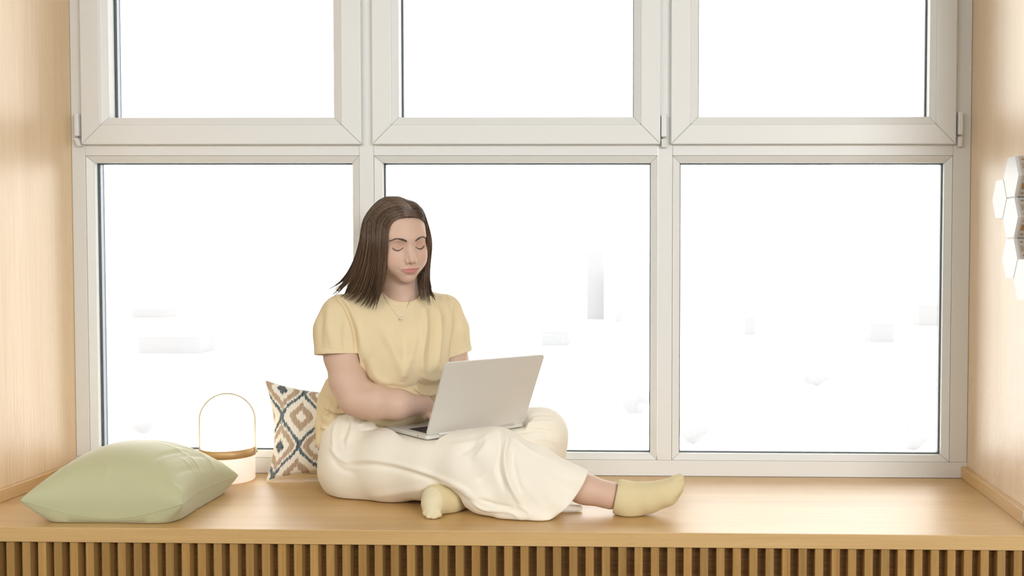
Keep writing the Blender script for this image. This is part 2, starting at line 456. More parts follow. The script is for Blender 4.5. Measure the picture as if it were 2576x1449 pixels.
# sage green pillow lying on the seat
M['sage'] = fabric('sage_satin', srgb(188, 187, 148), 0.55, 1100, 0.05, 0.4)
def green_pillow():
    n = 141; U, V = cushion_grid(n)
    A = np.array(PZ(49, 1259, SEAT_Z + 0.062)); B = np.array(PZ(460, 1268, SEAT_Z + 0.056))
    C = np.array(PZ(600, 1196, SEAT_Z + 0.042)); D = np.array([-1.60, 0.42, SEAT_Z + 0.06])
    s, t = (U + 1) / 2, (V + 1) / 2
    inn = 0.055
    s2 = s + inn * (1 - (2 * t - 1) ** 2) * -(2 * s - 1) * np.abs(2 * s - 1) ** 1
    t2 = t + inn * (1 - (2 * s - 1) ** 2) * -(2 * t - 1) * np.abs(2 * t - 1) ** 1
    S, T_ = s2[..., None], t2[..., None]
    sag = 0.046 * (1 - U ** 2) ** 1.2 * np.clip(-V, 0, 1) ** 3
    base = A * (1 - S) * (1 - T_) + B * S * (1 - T_) + C * S * T_ + D * (1 - S) * T_
    base[..., 2] -= sag
    sh = np.clip((1 - U ** 2) * (1 - V ** 2), 0, 1) ** 0.44
    puck = np.zeros_like(sh)
    rng = np.random.default_rng(3)
    for _ in range(26):                       # pinched folds running in from the seams
        e = rng.integers(0, 4); c = rng.uniform(-0.85, 0.85); w = rng.uniform(0.02, 0.05); L = rng.uniform(0.15, 0.5); sl = rng.uniform(-0.3, 0.3)
        a, d = ((V, 1 - U), (V, 1 + U), (U, 1 - V), (U, 1 + V))[e]
        amp = 0.004 if e in (0,) else 0.002
        puck += amp * np.exp(-((a - c - sl * d) / w) ** 2) * np.exp(-(d / L) ** 2) * np.minimum(1, d * 8)
    for (ux, vx, dx, dy, w, L, amp) in ((0.55, -0.15, 0.3, 0.95, 0.05, 0.35, 0.006), (0.72, 0.1, 0.2, 0.98, 0.045, 0.4, 0.006), (0.35, 0.35, 0.7, 0.7, 0.05, 0.25, 0.005), (0.62, 0.45, 0.4, 0.9, 0.04, 0.3, 0.006), (0.86, -0.3, 0.15, 0.98, 0.03, 0.35, 0.005)):
        al = (U - ux) * dx + (V - vx) * dy; ac = -(U - ux) * dy + (V - vx) * dx
        puck -= amp * np.exp(-(ac / w) ** 2 - (al / L) ** 2)
    # a slightly drooping, bulging fill
    top = base.copy(); bot = base.copy()
    top[..., 2] += (0.118 * sh + puck * sh ** 0.5 + 0.6 * sag * sh)
    top[..., 1] -= 0.018 * sh * (V < 0) * (1 - (1 + V)).clip(0, 1)
    bot[..., 2] = np.maximum(SEAT_Z + 0.0012, base[..., 2] - 0.13 * sh + 0.5 * puck)
    bulge = 0.052 * np.exp(-((1 + V) / 0.20) ** 2) * (1 - U ** 2).clip(0, 1) ** 1.2 * np.minimum(1, (1 + V) * 14)
    bot[..., 1] += 0.0 * bulge
    me_v = np.concatenate([top.reshape(-1, 3), bot.reshape(-1, 3)])
    f = np.concatenate([grid_faces(n, n), grid_faces(n, n, n * n, True)])
    root = empty('green_pillow', (-1.4, 0.17, SEAT_Z))
    tag(root, 'plump sage green pillow lying flat on the seat at left', 'pillow')
    o = mesh_obj('pillow_cover', me_v - np.array([-1.4, 0.17, SEAT_Z]), f, M['sage'], root, True)
    bm = bmesh.new(); bm.from_mesh(o.data); bmesh.ops.remove_doubles(bm, verts=bm.verts, dist=1e-5)
    bmesh.ops.recalc_face_normals(bm, faces=bm.faces); bm.to_mesh(o.data); bm.free()
    edge = np.concatenate([top[:, 0], top[-1, :], top[::-1, -1], top[0, ::-1]]) - np.array([-1.4, 0.17, SEAT_Z])
    tube('seam', edge[::2], 0.0011, M['sage'], root, 5, True)
green_pillow()

# printed cushion standing against the window
def ikat_colors(x, y):
    """x across in ogee half widths, y along in ogee heights"""
    cream, taupe, blue, dark = (np.array(srgb(*c)) for c in ((240, 236, 224), (180, 156, 132), (74, 92, 104), (58, 72, 84)))
    h = np.sin(np.floor(x * 26) * 127.1) * 43758.5453; h = h - np.floor(h)
    h2 = np.sin(np.floor(x * 61) * 311.7) * 15731.743; h2 = h2 - np.floor(h2)
    jag = (h - 0.5) * 0.03 + (h2 - 0.5) * 0.05
    col = np.tile(cream, x.shape + (1,))
    def g(v):   # half width of an ogee (max 1) at height v in [-0.5, 0.5]
        v = np.clip(np.abs(v), 0, 0.5)
        tri = 1 - 2 * v
        return 0.62 * (0.5 + 0.5 * np.cos(2 * np.pi * v)) + 0.38 * tri
    for par in (0, 1):
        cx = np.round((x - par) / 2) * 2 + par
        yy = y + (0.5 if par else 0.0) + jag
        cy = np.round(yy); u, v = np.abs(x - cx), yy - cy
        ins = lambda s, e=1.0: s * g(v / s) - u * e
        if par == 0: col[(np.abs(g(v) - u) < 0.095)] = blue
        for sc, cc in (((0.58, taupe), (0.25, cream)) if par == 0 else ((0.80, taupe), (0.52, cream), (0.25, dark))):
            col[(np.abs(v) < sc / 2) & (sc * g(v / sc) - u > 0)] = cc
    st = np.sin(np.floor(x * 95) * 91.7) * 7919.13; st = st - np.floor(st)
    isd = (col.sum(-1) < 1.6)
    fade = np.where(isd, 0.16 * (st > 0.55), 0.03 * (st > 0.6))[..., None]
    return col * (1 - fade) + cream * fade
M['ikat'] = fabric('printed_cotton', (1, 1, 1), 0.9, 700, 0.15, 0.15, vcol='print')
def printed_cushion():
    n = 321; U, V = cushion_grid(n)     # U across (left -> right), V up
    BL = np.array(P(671, 1211, 0.485)); BL[2] = SEAT_Z + 0.004
    TL = np.array(P(667, 957, 0.555)); BR = np.array([BL[0] + 0.345, 0.550, SEAT_Z + 0.004]); TR = np.array([TL[0] + 0.335, 0.580, TL[2] - 0.035])
    s, t = (U + 1) / 2, (V + 1) / 2; inn = 0.075
    s2 = s - inn * (1 - V ** 2) * U * np.abs(U); t2 = t - inn * (1 - U ** 2) * V * np.abs(V)
    S, T_ = s2[..., None], t2[..., None]
    base = BL * (1 - S) * (1 - T_) + BR * S * (1 - T_) + TR * S * T_ + TL * (1 - S) * T_
    sh = np.clip((1 - U ** 2) * (1 - V ** 2), 0, 1) ** 0.45
    nrm = np.cross(BR - BL, TL - BL); nrm /= np.linalg.norm(nrm)
    if nrm[1] > 0: nrm = -nrm
    wr = 0.0016 * np.sin(9 * U + 4 * V) * sh + 0.0035 * np.exp(-((V + 0.8 - 0.25 * np.sin(3 * U)) / 0.05) ** 2) * sh
    front = base + nrm * (0.062 * sh + wr)[..., None]
    back = base - nrm * (0.052 * sh)[..., None]
    back[..., 1] = np.minimum(back[..., 1], YS - 0.0045)
    front[..., 2] = np.maximum(front[..., 2], SEAT_Z + 0.0012); back[..., 2] = np.maximum(back[..., 2], SEAT_Z + 0.001)
    for arr in (front, back):                 # squeezed between the sitter and the window
        q = arr.reshape(-1, 3)
        for _ in range(25):
            d = np.minimum(tee(q), tr(q)); m = np.where(d < 0.005)[0]
            if not len(m): break
            q[m, 1] += 0.006
        q[:, 1] = np.minimum(q[:, 1], YS - 0.004); arr[...] = q.reshape(arr.shape)
    back[..., 1] = np.maximum(back[..., 1], front[..., 1] + 0.0005)
    k0 = np.argmin(((project(front.reshape(-1, 3)) - np.array([757, 1048])) ** 2).sum(1)); sA, tA = s.ravel()[k0], t.ravel()[k0]
    col = ikat_colors(5.0 * (s - sA) - 0.58 * (t - tA), 1.6 * (t - tA))
    root = empty('printed_cushion', BL)
    tag(root, 'cream cushion with blue and taupe ogee print leaning on the window', 'cushion')
    me = bpy.data.meshes.new('cushion_cover')
    V_ = np.concatenate([front.reshape(-1, 3), back[::2, ::2].reshape(-1, 3)]) - BL
    nb = (n + 1) // 2
    F = np.concatenate([grid_faces(n, n), grid_faces(nb, nb, n * n, True)])
    o = mesh_obj('cushion_cover', V_, F, M['ikat'], root, True)
    at = o.data.color_attributes.new('print', 'FLOAT_COLOR', 'POINT')
    c4 = np.ones((len(V_), 4)); c4[:n * n, :3] = col.reshape(-1, 3); c4[n * n:, :3] = srgb(238, 232, 216)
    at.data.foreach_set('color', c4.ravel())
    edge = np.concatenate([front[:, 0], front[-1, :], front[::-1, -1], front[0, ::-1]]) - BL
    tube('piping', edge[::4], 0.0016, plain('cream_piping', srgb(232, 224, 206), 0.9), root, 6, True)

# ------------------------------------------------------------------ lantern
def lathe(name, prof, mat, parent, seg=64, loc=(0, 0, 0)):
    V, F = [], []
    for r, z in prof:
        for k in range(seg):
            a = 2 * math.pi * k / seg; V.append((loc[0] + r * math.cos(a), loc[1] + r * math.sin(a), loc[2] + z))
    for i in range(len(prof) - 1):
        for k in range(seg):
            b = (k + 1) % seg; F.append((i * seg + k, i * seg + b, (i + 1) * seg + b, (i + 1) * seg + k))
    return mesh_obj(name, V, F, mat, parent, True)
def lantern():
    c = np.array(PZ(575.5, 1207.5)); c[1] = min(c[1], YS - 0.0815)
    r = 0.0765
    k = Nodes('glowing_opal_dome'); k.set(color=(0.95, 0.93, 0.88), rough=0.3, emit=(1.0, 0.86, 0.62), emit_s=3.2); dome_m = k.m
    k = Nodes('glowing_opal_base'); k.set(color=(0.92, 0.86, 0.80), rough=0.35, emit=(1.0, 0.80, 0.64), emit_s=0.32); base_m = k.m
    brass = plain('brushed_brass', srgb(196, 160, 110), 0.45, metal=0.3)
    pale = plain('champagne_metal', srgb(206, 196, 168), 0.4, metal=0.3)
    root = empty('table_lantern', (c[0], c[1], SEAT_Z + 0.0005))
    tag(root, 'glowing white lantern with a brass band and thin arched handle', 'lantern')
    z1, z2 = (float(P(575, y, c[1] - r)[2]) - SEAT_Z for y in (1158, 1137.5))
    ztop = float(P(575, 1052, c[1])[2]) - SEAT_Z
    lathe('base_diffuser', [(0.001, 0), (r - 0.006, 0), (r - 0.002, 0.0015), (r, 0.005), (r, z1)], base_m, root)
    lathe('band', [(r - 0.001, z1 - 0.0005), (r + 0.0015, z1), (r + 0.0015, z2), (r - 0.001, z2 + 0.0005)], brass, root)
    zc = ztop - r * 0.98
    prof = [(r - 0.0005, z2)] + [(r - 0.0005, z2 + (zc - z2) * t) for t in (0.3, 0.6, 1.0)] if zc > z2 else [(r - 0.0005, z2)]
    zc = max(zc, z2)
    for a in np.linspace(0, math.pi / 2, 18)[1:]:
        prof.append(((r - 0.0005) * math.cos(a) + 1e-4, zc + (ztop - zc) * math.sin(a)))
    lathe('dome', prof, dome_m, root)
    # handle: flat strip in an arch, pinned to the band
    hx = r + 0.0040; ht = float(P(576, 990, c[1])[2]) - SEAT_Z
    zb = (z1 + z2) / 2 - 0.006
    zs = ht - hx
    pts = [(-hx, zb)] + [(-hx, zb + (zs - zb) * t) for t in np.linspace(0.2, 1, 6)] + [(-hx * math.cos(a), zs + hx * math.sin(a)) for a in np.linspace(0, math.pi, 40)[1:-1]]
    pts += [(hx, zb + (zs - zb) * t) for t in np.linspace(1, 0.2, 6)] + [(hx, zb)]
    rotz = 0.12
    V, F = [], []
    pts = np.array(pts); tg = np.gradient(pts, axis=0); tg /= np.linalg.norm(tg, axis=1, keepdims=True); nr = np.stack([-tg[:, 1], tg[:, 0]], 1)
    for (x, z), (nx, nz) in zip(pts, nr):
        for (o_, w) in ((-0.0021, -0.0060), (0.0021, -0.0060), (0.0021, 0.0060), (-0.0021, 0.0060)):
            X, Yy, Z = x + nx * o_, w, z + nz * o_
            V.append((X * math.cos(rotz) - Yy * math.sin(rotz), X * math.sin(rotz) + Yy * math.cos(rotz), Z))
    for i in range(len(pts) - 1):
        for q in range(4): F.append((i * 4 + q, i * 4 + (q + 1) % 4, i * 4 + 4 + (q + 1) % 4, i * 4 + 4 + q))
    F += [(0, 1, 2, 3), tuple(len(V) - 4 + q for q in (3, 2, 1, 0))]
    mesh_obj('handle', V, F, pale, root)
    for s in (-1, 1):
        x0 = s * (hx + 0.001)
        tube('pin', [(x0 * math.cos(rotz), x0 * math.sin(rotz), zb + 0.006), ((x0 + s * 0.004) * math.cos(rotz), (x0 + s * 0.004) * math.sin(rotz), zb + 0.006)], 0.0042, pale, root, 14)
lantern()

# ------------------------------------------------------------------ laptop
M['alu'] = plain('brushed_aluminium', (0.74, 0.72, 0.665), 0.45, metal=0.2)
M['keys'] = plain('black_keys', (0.03, 0.03, 0.032), 0.5)
k = Nodes('laptop_screen'); k.set(color=(0.02, 0.02, 0.02), rough=0.15, emit=(0.9, 0.95, 1.0), emit_s=0.5); M['screen'] = k.m
LS = 1.055
LW, LD, LT = 0.304 * LS, 0.212 * LS, 0.0105
LA = CAM + (np.array([-0.58474701, 0.01623647, 0.66900312]) - CAM) * LS
LYAW, LTH = 0.76381125, 2.02098177
def rounded_slab(name, w, d, t, r, mat, parent, seg=8, bev=0.0015):
    bm = bmesh.new(); ring = []
    for (cx, cy, a0) in ((w - r, d - r, 0), (r, d - r, 90), (r, r, 180), (w - r, r, 270)):
        for i in range(seg + 1):
            a = math.radians(a0 + 90 * i / seg); ring.append((cx + r * math.cos(a), cy + r * math.sin(a)))
    f = bm.faces.new([bm.verts.new((x, y, 0)) for x, y in ring])
    e = bmesh.ops.extrude_face_region(bm, geom=[f]); vs_ = [g for g in e['geom'] if isinstance(g, bmesh.types.BMVert)]
    bmesh.ops.translate(bm, verts=vs_, vec=(0, 0, t))
    ed = [x for x in bm.edges if abs(x.verts[0].co.z - x.verts[1].co.z) < 1e-6]
    bmesh.ops.bevel(bm, geom=ed, offset=bev, segments=2, affect='EDGES')
    return bm_obj(name, bm, mat, parent)
def laptop():
    root = empty('laptop', LA, (0, 0, LYAW))
    tag(root, 'open silver laptop resting on the lap, its lid back to us', 'laptop')
    b = rounded_slab('base', LW, LD, LT, 0.010, M['alu'], root); b.location = (0, 0, -LT * 0.5)
    zt = LT * 0.5
    well = box('keyboard_tray', LW * 0.065, LW * 0.935, LD * 0.10, LD * 0.565, zt - 0.0006, zt + 0.0003, M['keys'], b); well.location = (0, 0, LT * 0.5)
    well.matrix_parent_inverse = Matrix.Identity(4)
    kx0, kx1, ky0, ky1 = LW * 0.072, LW * 0.928, LD * 0.11, LD * 0.555
    rows = 6; kp = (ky1 - ky0) / rows
    first = {}
    for rr in range(rows):
        cnt = (14, 14, 14, 13, 12, 9)[rr]; kw = (kx1 - kx0) / cnt
        for q in range(cnt):
            key = round(kw, 5)
            if key not in first:
                bm = bm_box(0, kw - 0.0022, 0, kp - 0.0022, 0, 0.0013, 0.0004, 1)
                o = bm_obj('key', bm, M['keys'], b); first[key] = o
            else:
                o = first[key].copy(); COL.objects.link(o); o.parent = b
            o.location = (kx0 + q * kw + 0.0011, ky0 + rr * kp + 0.0011, LT + 0.0003)
    tp = rounded_slab('trackpad', 0.13, 0.076, 0.0006, 0.004, M['alu'], b, 4, 0.0001); tp.location = (LW / 2 - 0.065, LD * 0.60, LT - 0.0001)
    port = box('port', -0.0002, 0.0012, LD * 0.185, LD * 0.20, LT * 0.3, LT * 0.6, M['keys'], b)
    lid = rounded_slab('lid', LW, LD, 0.0055, 0.011, M['alu'], root)
    # local frame of the lid: y runs up the lid, z is the screen side
    ca, sa = math.cos(LTH), math.sin(LTH)
    lid.matrix_local = Matrix(((1, 0, 0, 0), (0, ca, sa, 0), (0, sa, -ca, LT * 0.5), (0, 0, 0, 1)))
    box('screen', 0.010, LW - 0.010, 0.016, LD - 0.010, 0.0056, 0.0062, M['screen'], lid)
    tube('hinge', [(LW * 0.12, -0.001, LT * 0.5), (LW * 0.88, -0.001, LT * 0.5)], 0.0030, M['alu'], root, 12)
laptop()

# ------------------------------------------------------------------ hexagonal touch lights on the right wall
M['hex_face'] = plain('frosted_white_face', (0.83, 0.84, 0.85), 0.35)
M['hex_case'] = plain('pale_grey_case', (0.66, 0.665, 0.67), 0.5)
M['hex_tab'] = plain('copper_contact', (0.55, 0.36, 0.20), 0.35, metal=0.7)
M['hex_tab2'] = plain('pale_gold_magnet', (0.55, 0.52, 0.40), 0.4, metal=0.5)
M['dark'] = plain('dark_recess', (0.05, 0.05, 0.05), 0.7)
HT = 0.025; HX = XR - HT
c1 = PX(2380 + 454 * 0.345, 360 + 252 * 0.345, HX); c4_ = PX(2380 + 430 * 0.345, 360 + 842 * 0.345, HX)
hh = (c1[2] - c4_[2]) / 2.0               # flat to flat
hR = hh / math.sqrt(3)
def hex_light(cy, cz, label, cord=False):
    root = empty('hexagon_light', (XR - 0.0005, cy, cz))
    tag(root, label, 'wall light', 'hexagonal touch lights on the right wall')
    ang = [math.radians(60 * i) for i in range(6)]
    def prism(name, r0, x0, x1, r1, mat, par, bev=0.0):
        bm = bmesh.new()
        a = [bm.verts.new((x0, r0 * math.cos(t), r0 * math.sin(t))) for t in ang]; b_ = [bm.verts.new((x1, r1 * math.cos(t), r1 * math.sin(t))) for t in ang]
        bm.faces.new(a); bm.faces.new(b_[::-1])
        for i in range(6): bm.faces.new((a[i], b_[i], b_[(i + 1) % 6], a[(i + 1) % 6]))
        if bev:
            bmesh.ops.bevel(bm, geom=[e for e in bm.edges if abs(e.verts[0].co.x - x1) < 1e-6 and abs(e.verts[1].co.x - x1) < 1e-6], offset=bev, segments=3, affect='EDGES')
        return bm_obj(name, bm, mat, par)
    case = prism('case', hR - 0.0012, 0, -HT + 0.008, hR - 0.0012, M['hex_case'], root)
    prism('face', hR - 0.0003, -HT + 0.0079, -HT, hR - 0.0008, M['hex_face'], root, 0.0018)
    for i in range(6):                     # contacts and magnets round the edge
        t = math.radians(60 * i + 30); ap = (hR - 0.0012) * math.cos(math.radians(30))
        for (s0, s1, x0, x1, dpt, mat, nm) in ((-0.0085, 0.0085, -0.0045, -0.0125, 0.0006, M['hex_tab'] if i % 2 else M['hex_tab2'], 'magnet'),
                                               (-0.022, -0.0175, -0.004, -0.0105, 0.0008, M['hex_tab'], 'contact'), (0.0175, 0.022, -0.004, -0.0105, 0.0008, M['hex_tab'], 'contact')):
            cs = [(x0, s0, -0.001), (x0, s1, -0.001), (x1, s1, -0.001), (x1, s0, -0.001), (x0, s0, dpt), (x0, s1, dpt), (x1, s1, dpt), (x1, s0, dpt)]
            q = []
            for (x, s, d) in cs:
                rr = ap + d; q.append((x, rr * math.cos(t) - s * math.sin(t), rr * math.sin(t) + s * math.cos(t)))
            bm_obj(nm, bm_hex(q), mat, case)
    return root
ym, zm = (c1[1] + c4_[1]) / 2 - 0.030, c1[2]
dy = 1.5 * hR
hex_light(ym, zm, 'topmost white hexagonal touch light on the right oak wall')
hex_light(ym + dy, zm - hh / 2, 'white hexagonal touch light nearest the window, beside the topmost one')
hex_light(ym, zm - hh, 'white hexagonal touch light directly under the topmost one')
hex_light(ym, zm - 2 * hh, 'third white hexagonal touch light down the upright column')
hex_light(ym - dy, zm - 2.5 * hh, 'lowest white hexagonal touch light, with the power cord hanging below')
cy_, cz_ = ym - dy, zm - 3 * hh
pts = spline([(XR - 0.010, cy_ - 0.004, cz_ + 0.001), (XR - 0.006, cy_ - 0.006, cz_ - 0.05), (XR - 0.005, cy_ - 0.004, cz_ - 0.09), (XR - 0.006, cy_ - 0.035, cz_ - 0.18), (XR - 0.005, cy_ - 0.05, cz_ - 0.33), (XR - 0.024, cy_ - 0.03, SEAT_Z + 0.004)], 40)
o = tube('power_cord', pts, 0.0022, plain('white_cord', (0.75, 0.74, 0.70), 0.5), None, 8)
tag(o, 'thin white power cord hanging from the lowest hexagonal light', 'cord')

# ------------------------------------------------------------------ implicit surfaces -> mesh (used for the person)
def _smin(a, b, k):
    h = np.clip(0.5 + 0.5 * (b - a) / k, 0, 1)
    return b + (a - b) * h - k * h * (1 - h)

class Frame:
    def __init__(s, pos=(0, 0, 0), R=np.eye(3), sc=1.0): s.pos, s.R, s.sc = np.asarray(pos, float), np.asarray(R, float), sc
    def loc(s, p): return (p - s.pos) @ s.R / s.sc
    def wld(s, x): return s.pos + s.sc * np.asarray(x, float) @ s.R.T
WORLD = Frame()

class Sdf:
    """ordered list of smooth additions, subtractions and bumps"""
    def __init__(s): s.ops = []
    def _op(s, kind, fn, c, rad, k, fr): s.ops.append((kind, fn, fr.wld(c), rad * fr.sc, k * fr.sc, fr)); return s
    @staticmethod
    def f_cone(a, b, r1, r2):
        a, b = np.asarray(a, float), np.asarray(b, float); ba = b - a; L2 = ba @ ba + 1e-12
        def fn(p):
            q = p - a; t = np.clip(q @ ba / L2, 0, 1)
            return np.sqrt(((q - t[:, None] * ba) ** 2).sum(1)) - (r1 + (r2 - r1) * t)
        return fn, (a + b) / 2, math.sqrt(L2) / 2 + max(r1, r2)
    @staticmethod
    def f_ell(c, r, R=None):
        c, r = np.asarray(c, float), np.asarray(r, float)
        def fn(p):
            q = p - c
            if R is not None: q = q @ R
            k0 = np.sqrt(((q / r) ** 2).sum(1)); k1 = np.sqrt(((q / r ** 2) ** 2).sum(1)) + 1e-9
            return k0 * (k0 - 1) / k1
        return fn, c, r.max()
    def cone(s, a, b, r1, r2, k=0.02, fr=WORLD, kind='add'):
        fn, c, R = s.f_cone(a, b, r1, r2); return s._op(kind, fn, c, R, k, fr)
    def chain(s, pts, rad, k=0.01, fr=WORLD, kind='add', kk=None):
        rad = np.broadcast_to(rad, (len(pts),))
        fs = [s.f_cone(pts[i], pts[i + 1], rad[i], rad[i + 1])[0] for i in range(len(pts) - 1)]
        kk = kk or max(float(np.max(rad)) * 0.5, 1e-4)
        def fn(p):
            d = fs[0](p)
            for f in fs[1:]: d = _smin(d, f(p), kk)
            return d
        q = np.asarray(pts, float); c = (q.min(0) + q.max(0)) / 2
        return s._op(kind, fn, c, np.linalg.norm(q - c, axis=1).max() + rad.max(), k, fr)
    def ell(s, c, r, k=0.02, fr=WORLD, kind='add', R=None):
        fn, c_, R_ = s.f_ell(c, r, R); return s._op(kind, fn, c_, R_, k, fr)
    def bump(s, c, w, amp, fr=WORLD):
        c = np.asarray(c, float); w = np.broadcast_to(np.asarray(w, float), (3,))
        fn = lambda p: amp * np.exp(-(((p - c) / w) ** 2).sum(1))
        return s._op('bump', fn, c, 2.6 * w.max(), 0.0, fr)
    def plane(s, o, n, k=0.002, c=None, rad=0.2, fr=WORLD):
        """cut away everything on the +n side of the plane through o"""
        o, n = np.asarray(o, float), np.asarray(n, float); n = n / np.linalg.norm(n)
        c = np.asarray(o if c is None else c, float)
        return s._op('sub', lambda p: np.maximum(-(p - o) @ n, np.sqrt(((p - c) ** 2).sum(1)) - rad), c, rad, k, fr)
    def __call__(s, p, c=None, r=None):
        d = np.full(len(p), 1.0); cache = {}
        for kind, fn, pc, pr, k, fr in s.ops:
            if c is not None and np.linalg.norm(c - pc) - pr > r + k + 0.004: continue
            if fr is WORLD: q = p
            else:
                if id(fr) not in cache: cache[id(fr)] = fr.loc(p)
                q = cache[id(fr)]
            v = fn(q) * fr.sc
            if kind == 'add': d = _smin(d, v, k)
            elif kind == 'sub': d = -_smin(-d, v, max(k, 1e-5))
            elif kind == 'max': d = -_smin(-d, -v, max(k, 1e-5))
            else: d = d - v
        return d
    def grad(s, p, e=5e-4):
        g = np.stack([s(p + np.eye(3)[i] * e) - s(p - np.eye(3)[i] * e) for i in range(3)], 1)
        return g / (np.linalg.norm(g, axis=1, keepdims=True) + 1e-12)

def axis_coords(lo, hi, h, fine=None, hf=None):
    """grid coordinates with spacing h, hf inside the interval fine"""
    out = [lo]
    while out[-1] < hi:
        x = out[-1]
        out.append(x + (hf if fine and fine[0] <= x < fine[1] else h))
    return np.array(out)

def sdf_mesh(f, xs, ys, zs, B=16):
    n = [len(a) - 1 for a in (xs, ys, zs)]; nb = [-(-m // B) for m in n]
    cx = [np.array([(a[i * B] + a[min((i + 1) * B, m)]) / 2 for i in range(q)]) for a, m, q in zip((xs, ys, zs), n, nb)]
    hx = [np.array([(a[min((i + 1) * B, m)] - a[i * B]) / 2 for i in range(q)]) for a, m, q in zip((xs, ys, zs), n, nb)]
    C = np.stack(np.meshgrid(*cx, indexing='ij'), -1).reshape(-1, 3); H = np.stack(np.meshgrid(*hx, indexing='ij'), -1).reshape(-1, 3)
    I = np.stack(np.meshgrid(*[np.arange(q) for q in nb], indexing='ij'), -1).reshape(-1, 3)
    rad = np.linalg.norm(H, axis=1)
    act = np.abs(f(C)) < rad * 1.35 + 0.004
    ids, pos, quads = [], [], []
    NY, NZ = n[1] + 2, n[2] + 2
    gid = lambda i, j, k_: ((i + 1) * NY + (j + 1)) * NZ + (k_ + 1)
    for c, r, b in zip(C[act], rad[act], I[act]):
        sl = [(b[q] * B, min((b[q] + 1) * B, n[q])) for q in range(3)]
        ax = [a[s0:s1 + 1] for a, (s0, s1) in zip((xs, ys, zs), sl)]
        G = np.stack(np.meshgrid(*ax, indexing='ij'), -1); sh = G.shape[:3]
        V = f(G.reshape(-1, 3), c, r).reshape(sh)
        neg = V < 0
        if neg.all() or not neg.any(): continue
        m = tuple(q - 1 for q in sh); acc = np.zeros(m + (3,)); cnt = np.zeros(m)
        for a in range(3):
            s0 = [slice(None)] * 3; s1 = [slice(None)] * 3; s0[a] = slice(0, -1); s1[a] = slice(1, None)
            v0, v1 = V[tuple(s0)], V[tuple(s1)]; cr = (v0 < 0) != (v1 < 0)
            t = np.where(cr, v0 / np.where(cr, v0 - v1, 1), 0)[..., None]
            pt = (G[tuple(s0)] * (1 - t) + G[tuple(s1)] * t) * cr[..., None]
            o = [q for q in range(3) if q != a]
            for d0 in (0, 1):
                for d1 in (0, 1):
                    s = [slice(None)] * 3; s[o[0]] = slice(d0, d0 + m[o[0]]); s[o[1]] = slice(d1, d1 + m[o[1]])
                    acc += pt[tuple(s)]; cnt += cr[tuple(s)]
            # quads owned by this block
            w = np.argwhere(cr[:m[0], :m[1], :m[2]])
            if len(w):
                fl = v0[tuple(w.T)] < 0
                g = w + np.array([q[0] for q in sl])
                e0 = np.zeros(3, int); e0[o[0]] = 1; e1 = np.zeros(3, int); e1[o[1]] = 1
                q4 = np.stack([gid(*(g - e0 - e1).T), gid(*(g - e1).T), gid(*g.T), gid(*(g - e0).T)], 1)
                flip = fl if a != 1 else ~fl
                q4[~flip] = q4[~flip][:, ::-1]
                quads.append(q4)
        w = np.argwhere(cnt > 0); g = w + np.array([q[0] for q in sl])
        ids.append(gid(*g.T)); pos.append(acc[tuple(w.T)] / cnt[tuple(w.T)][:, None])
    ids, pos, quads = np.concatenate(ids), np.concatenate(pos), np.concatenate(quads)
    order = np.argsort(ids); ids, pos = ids[order], pos[order]
    idx = np.searchsorted(ids, quads).clip(0, len(ids) - 1)
    ok = (ids[idx] == quads).all(1)
    return pos, idx[ok]

def fast_mesh(name, V, F, mat, parent=None, smooth=True):
    me = bpy.data.meshes.new(name); V = np.asarray(V, np.float32); F = np.asarray(F, np.int32); k = F.shape[1]
    me.vertices.add(len(V)); me.vertices.foreach_set('co', V.ravel())
    me.loops.add(F.size); me.loops.foreach_set('vertex_index', F.ravel())
    me.polygons.add(len(F)); me.polygons.foreach_set('loop_start', np.arange(0, F.size, k, dtype=np.int32))
    try: me.polygons.foreach_set('loop_total', np.full(len(F), k, np.int32))
    except Exception: pass
    me.update(calc_edges=True); me.validate()
    if smooth: me.polygons.foreach_set('use_smooth', np.ones(len(me.polygons), bool))
    if mat: me.materials.append(mat)
    o = bpy.data.objects.new(name, me); link(o, parent)
    return o

def vnormals(V, F):
    n = np.zeros_like(V); a = V[F[:, 2]] - V[F[:, 0]]; b = V[F[:, 3]] - V[F[:, 1]]; fn = np.cross(a, b)
    for q in range(4): np.add.at(n, F[:, q], fn)
    return n / (np.linalg.norm(n, axis=1, keepdims=True) + 1e-12)

def relax(V, F, it=2, lam=0.5):
    for _ in range(it):
        acc = np.zeros_like(V); cnt = np.zeros(len(V))
        for a, b in ((0, 1), (1, 2), (2, 3), (3, 0)):
            np.add.at(acc, F[:, a], V[F[:, b]]); np.add.at(acc, F[:, b], V[F[:, a]]); np.add.at(cnt, F[:, a], 1); np.add.at(cnt, F[:, b], 1)
        V = V * (1 - lam) + lam * acc / np.maximum(cnt, 1)[:, None]
    return V

def polydist(q, pts):
    """distance of 2D points to a polyline, and position 0..1 along it"""
    best = np.full(len(q), 1e9); par = np.zeros(len(q)); n = len(pts) - 1
    for i in range(n):
        a, b = pts[i], pts[i + 1]; ba = b - a; t = np.clip((q - a) @ ba / (ba @ ba + 1e-9), 0, 1)
        d = np.sqrt(((q - a - t[:, None] * ba) ** 2).sum(1)); m = d < best
        best[m] = d[m]; par[m] = (i + t[m]) / n
    return best, par

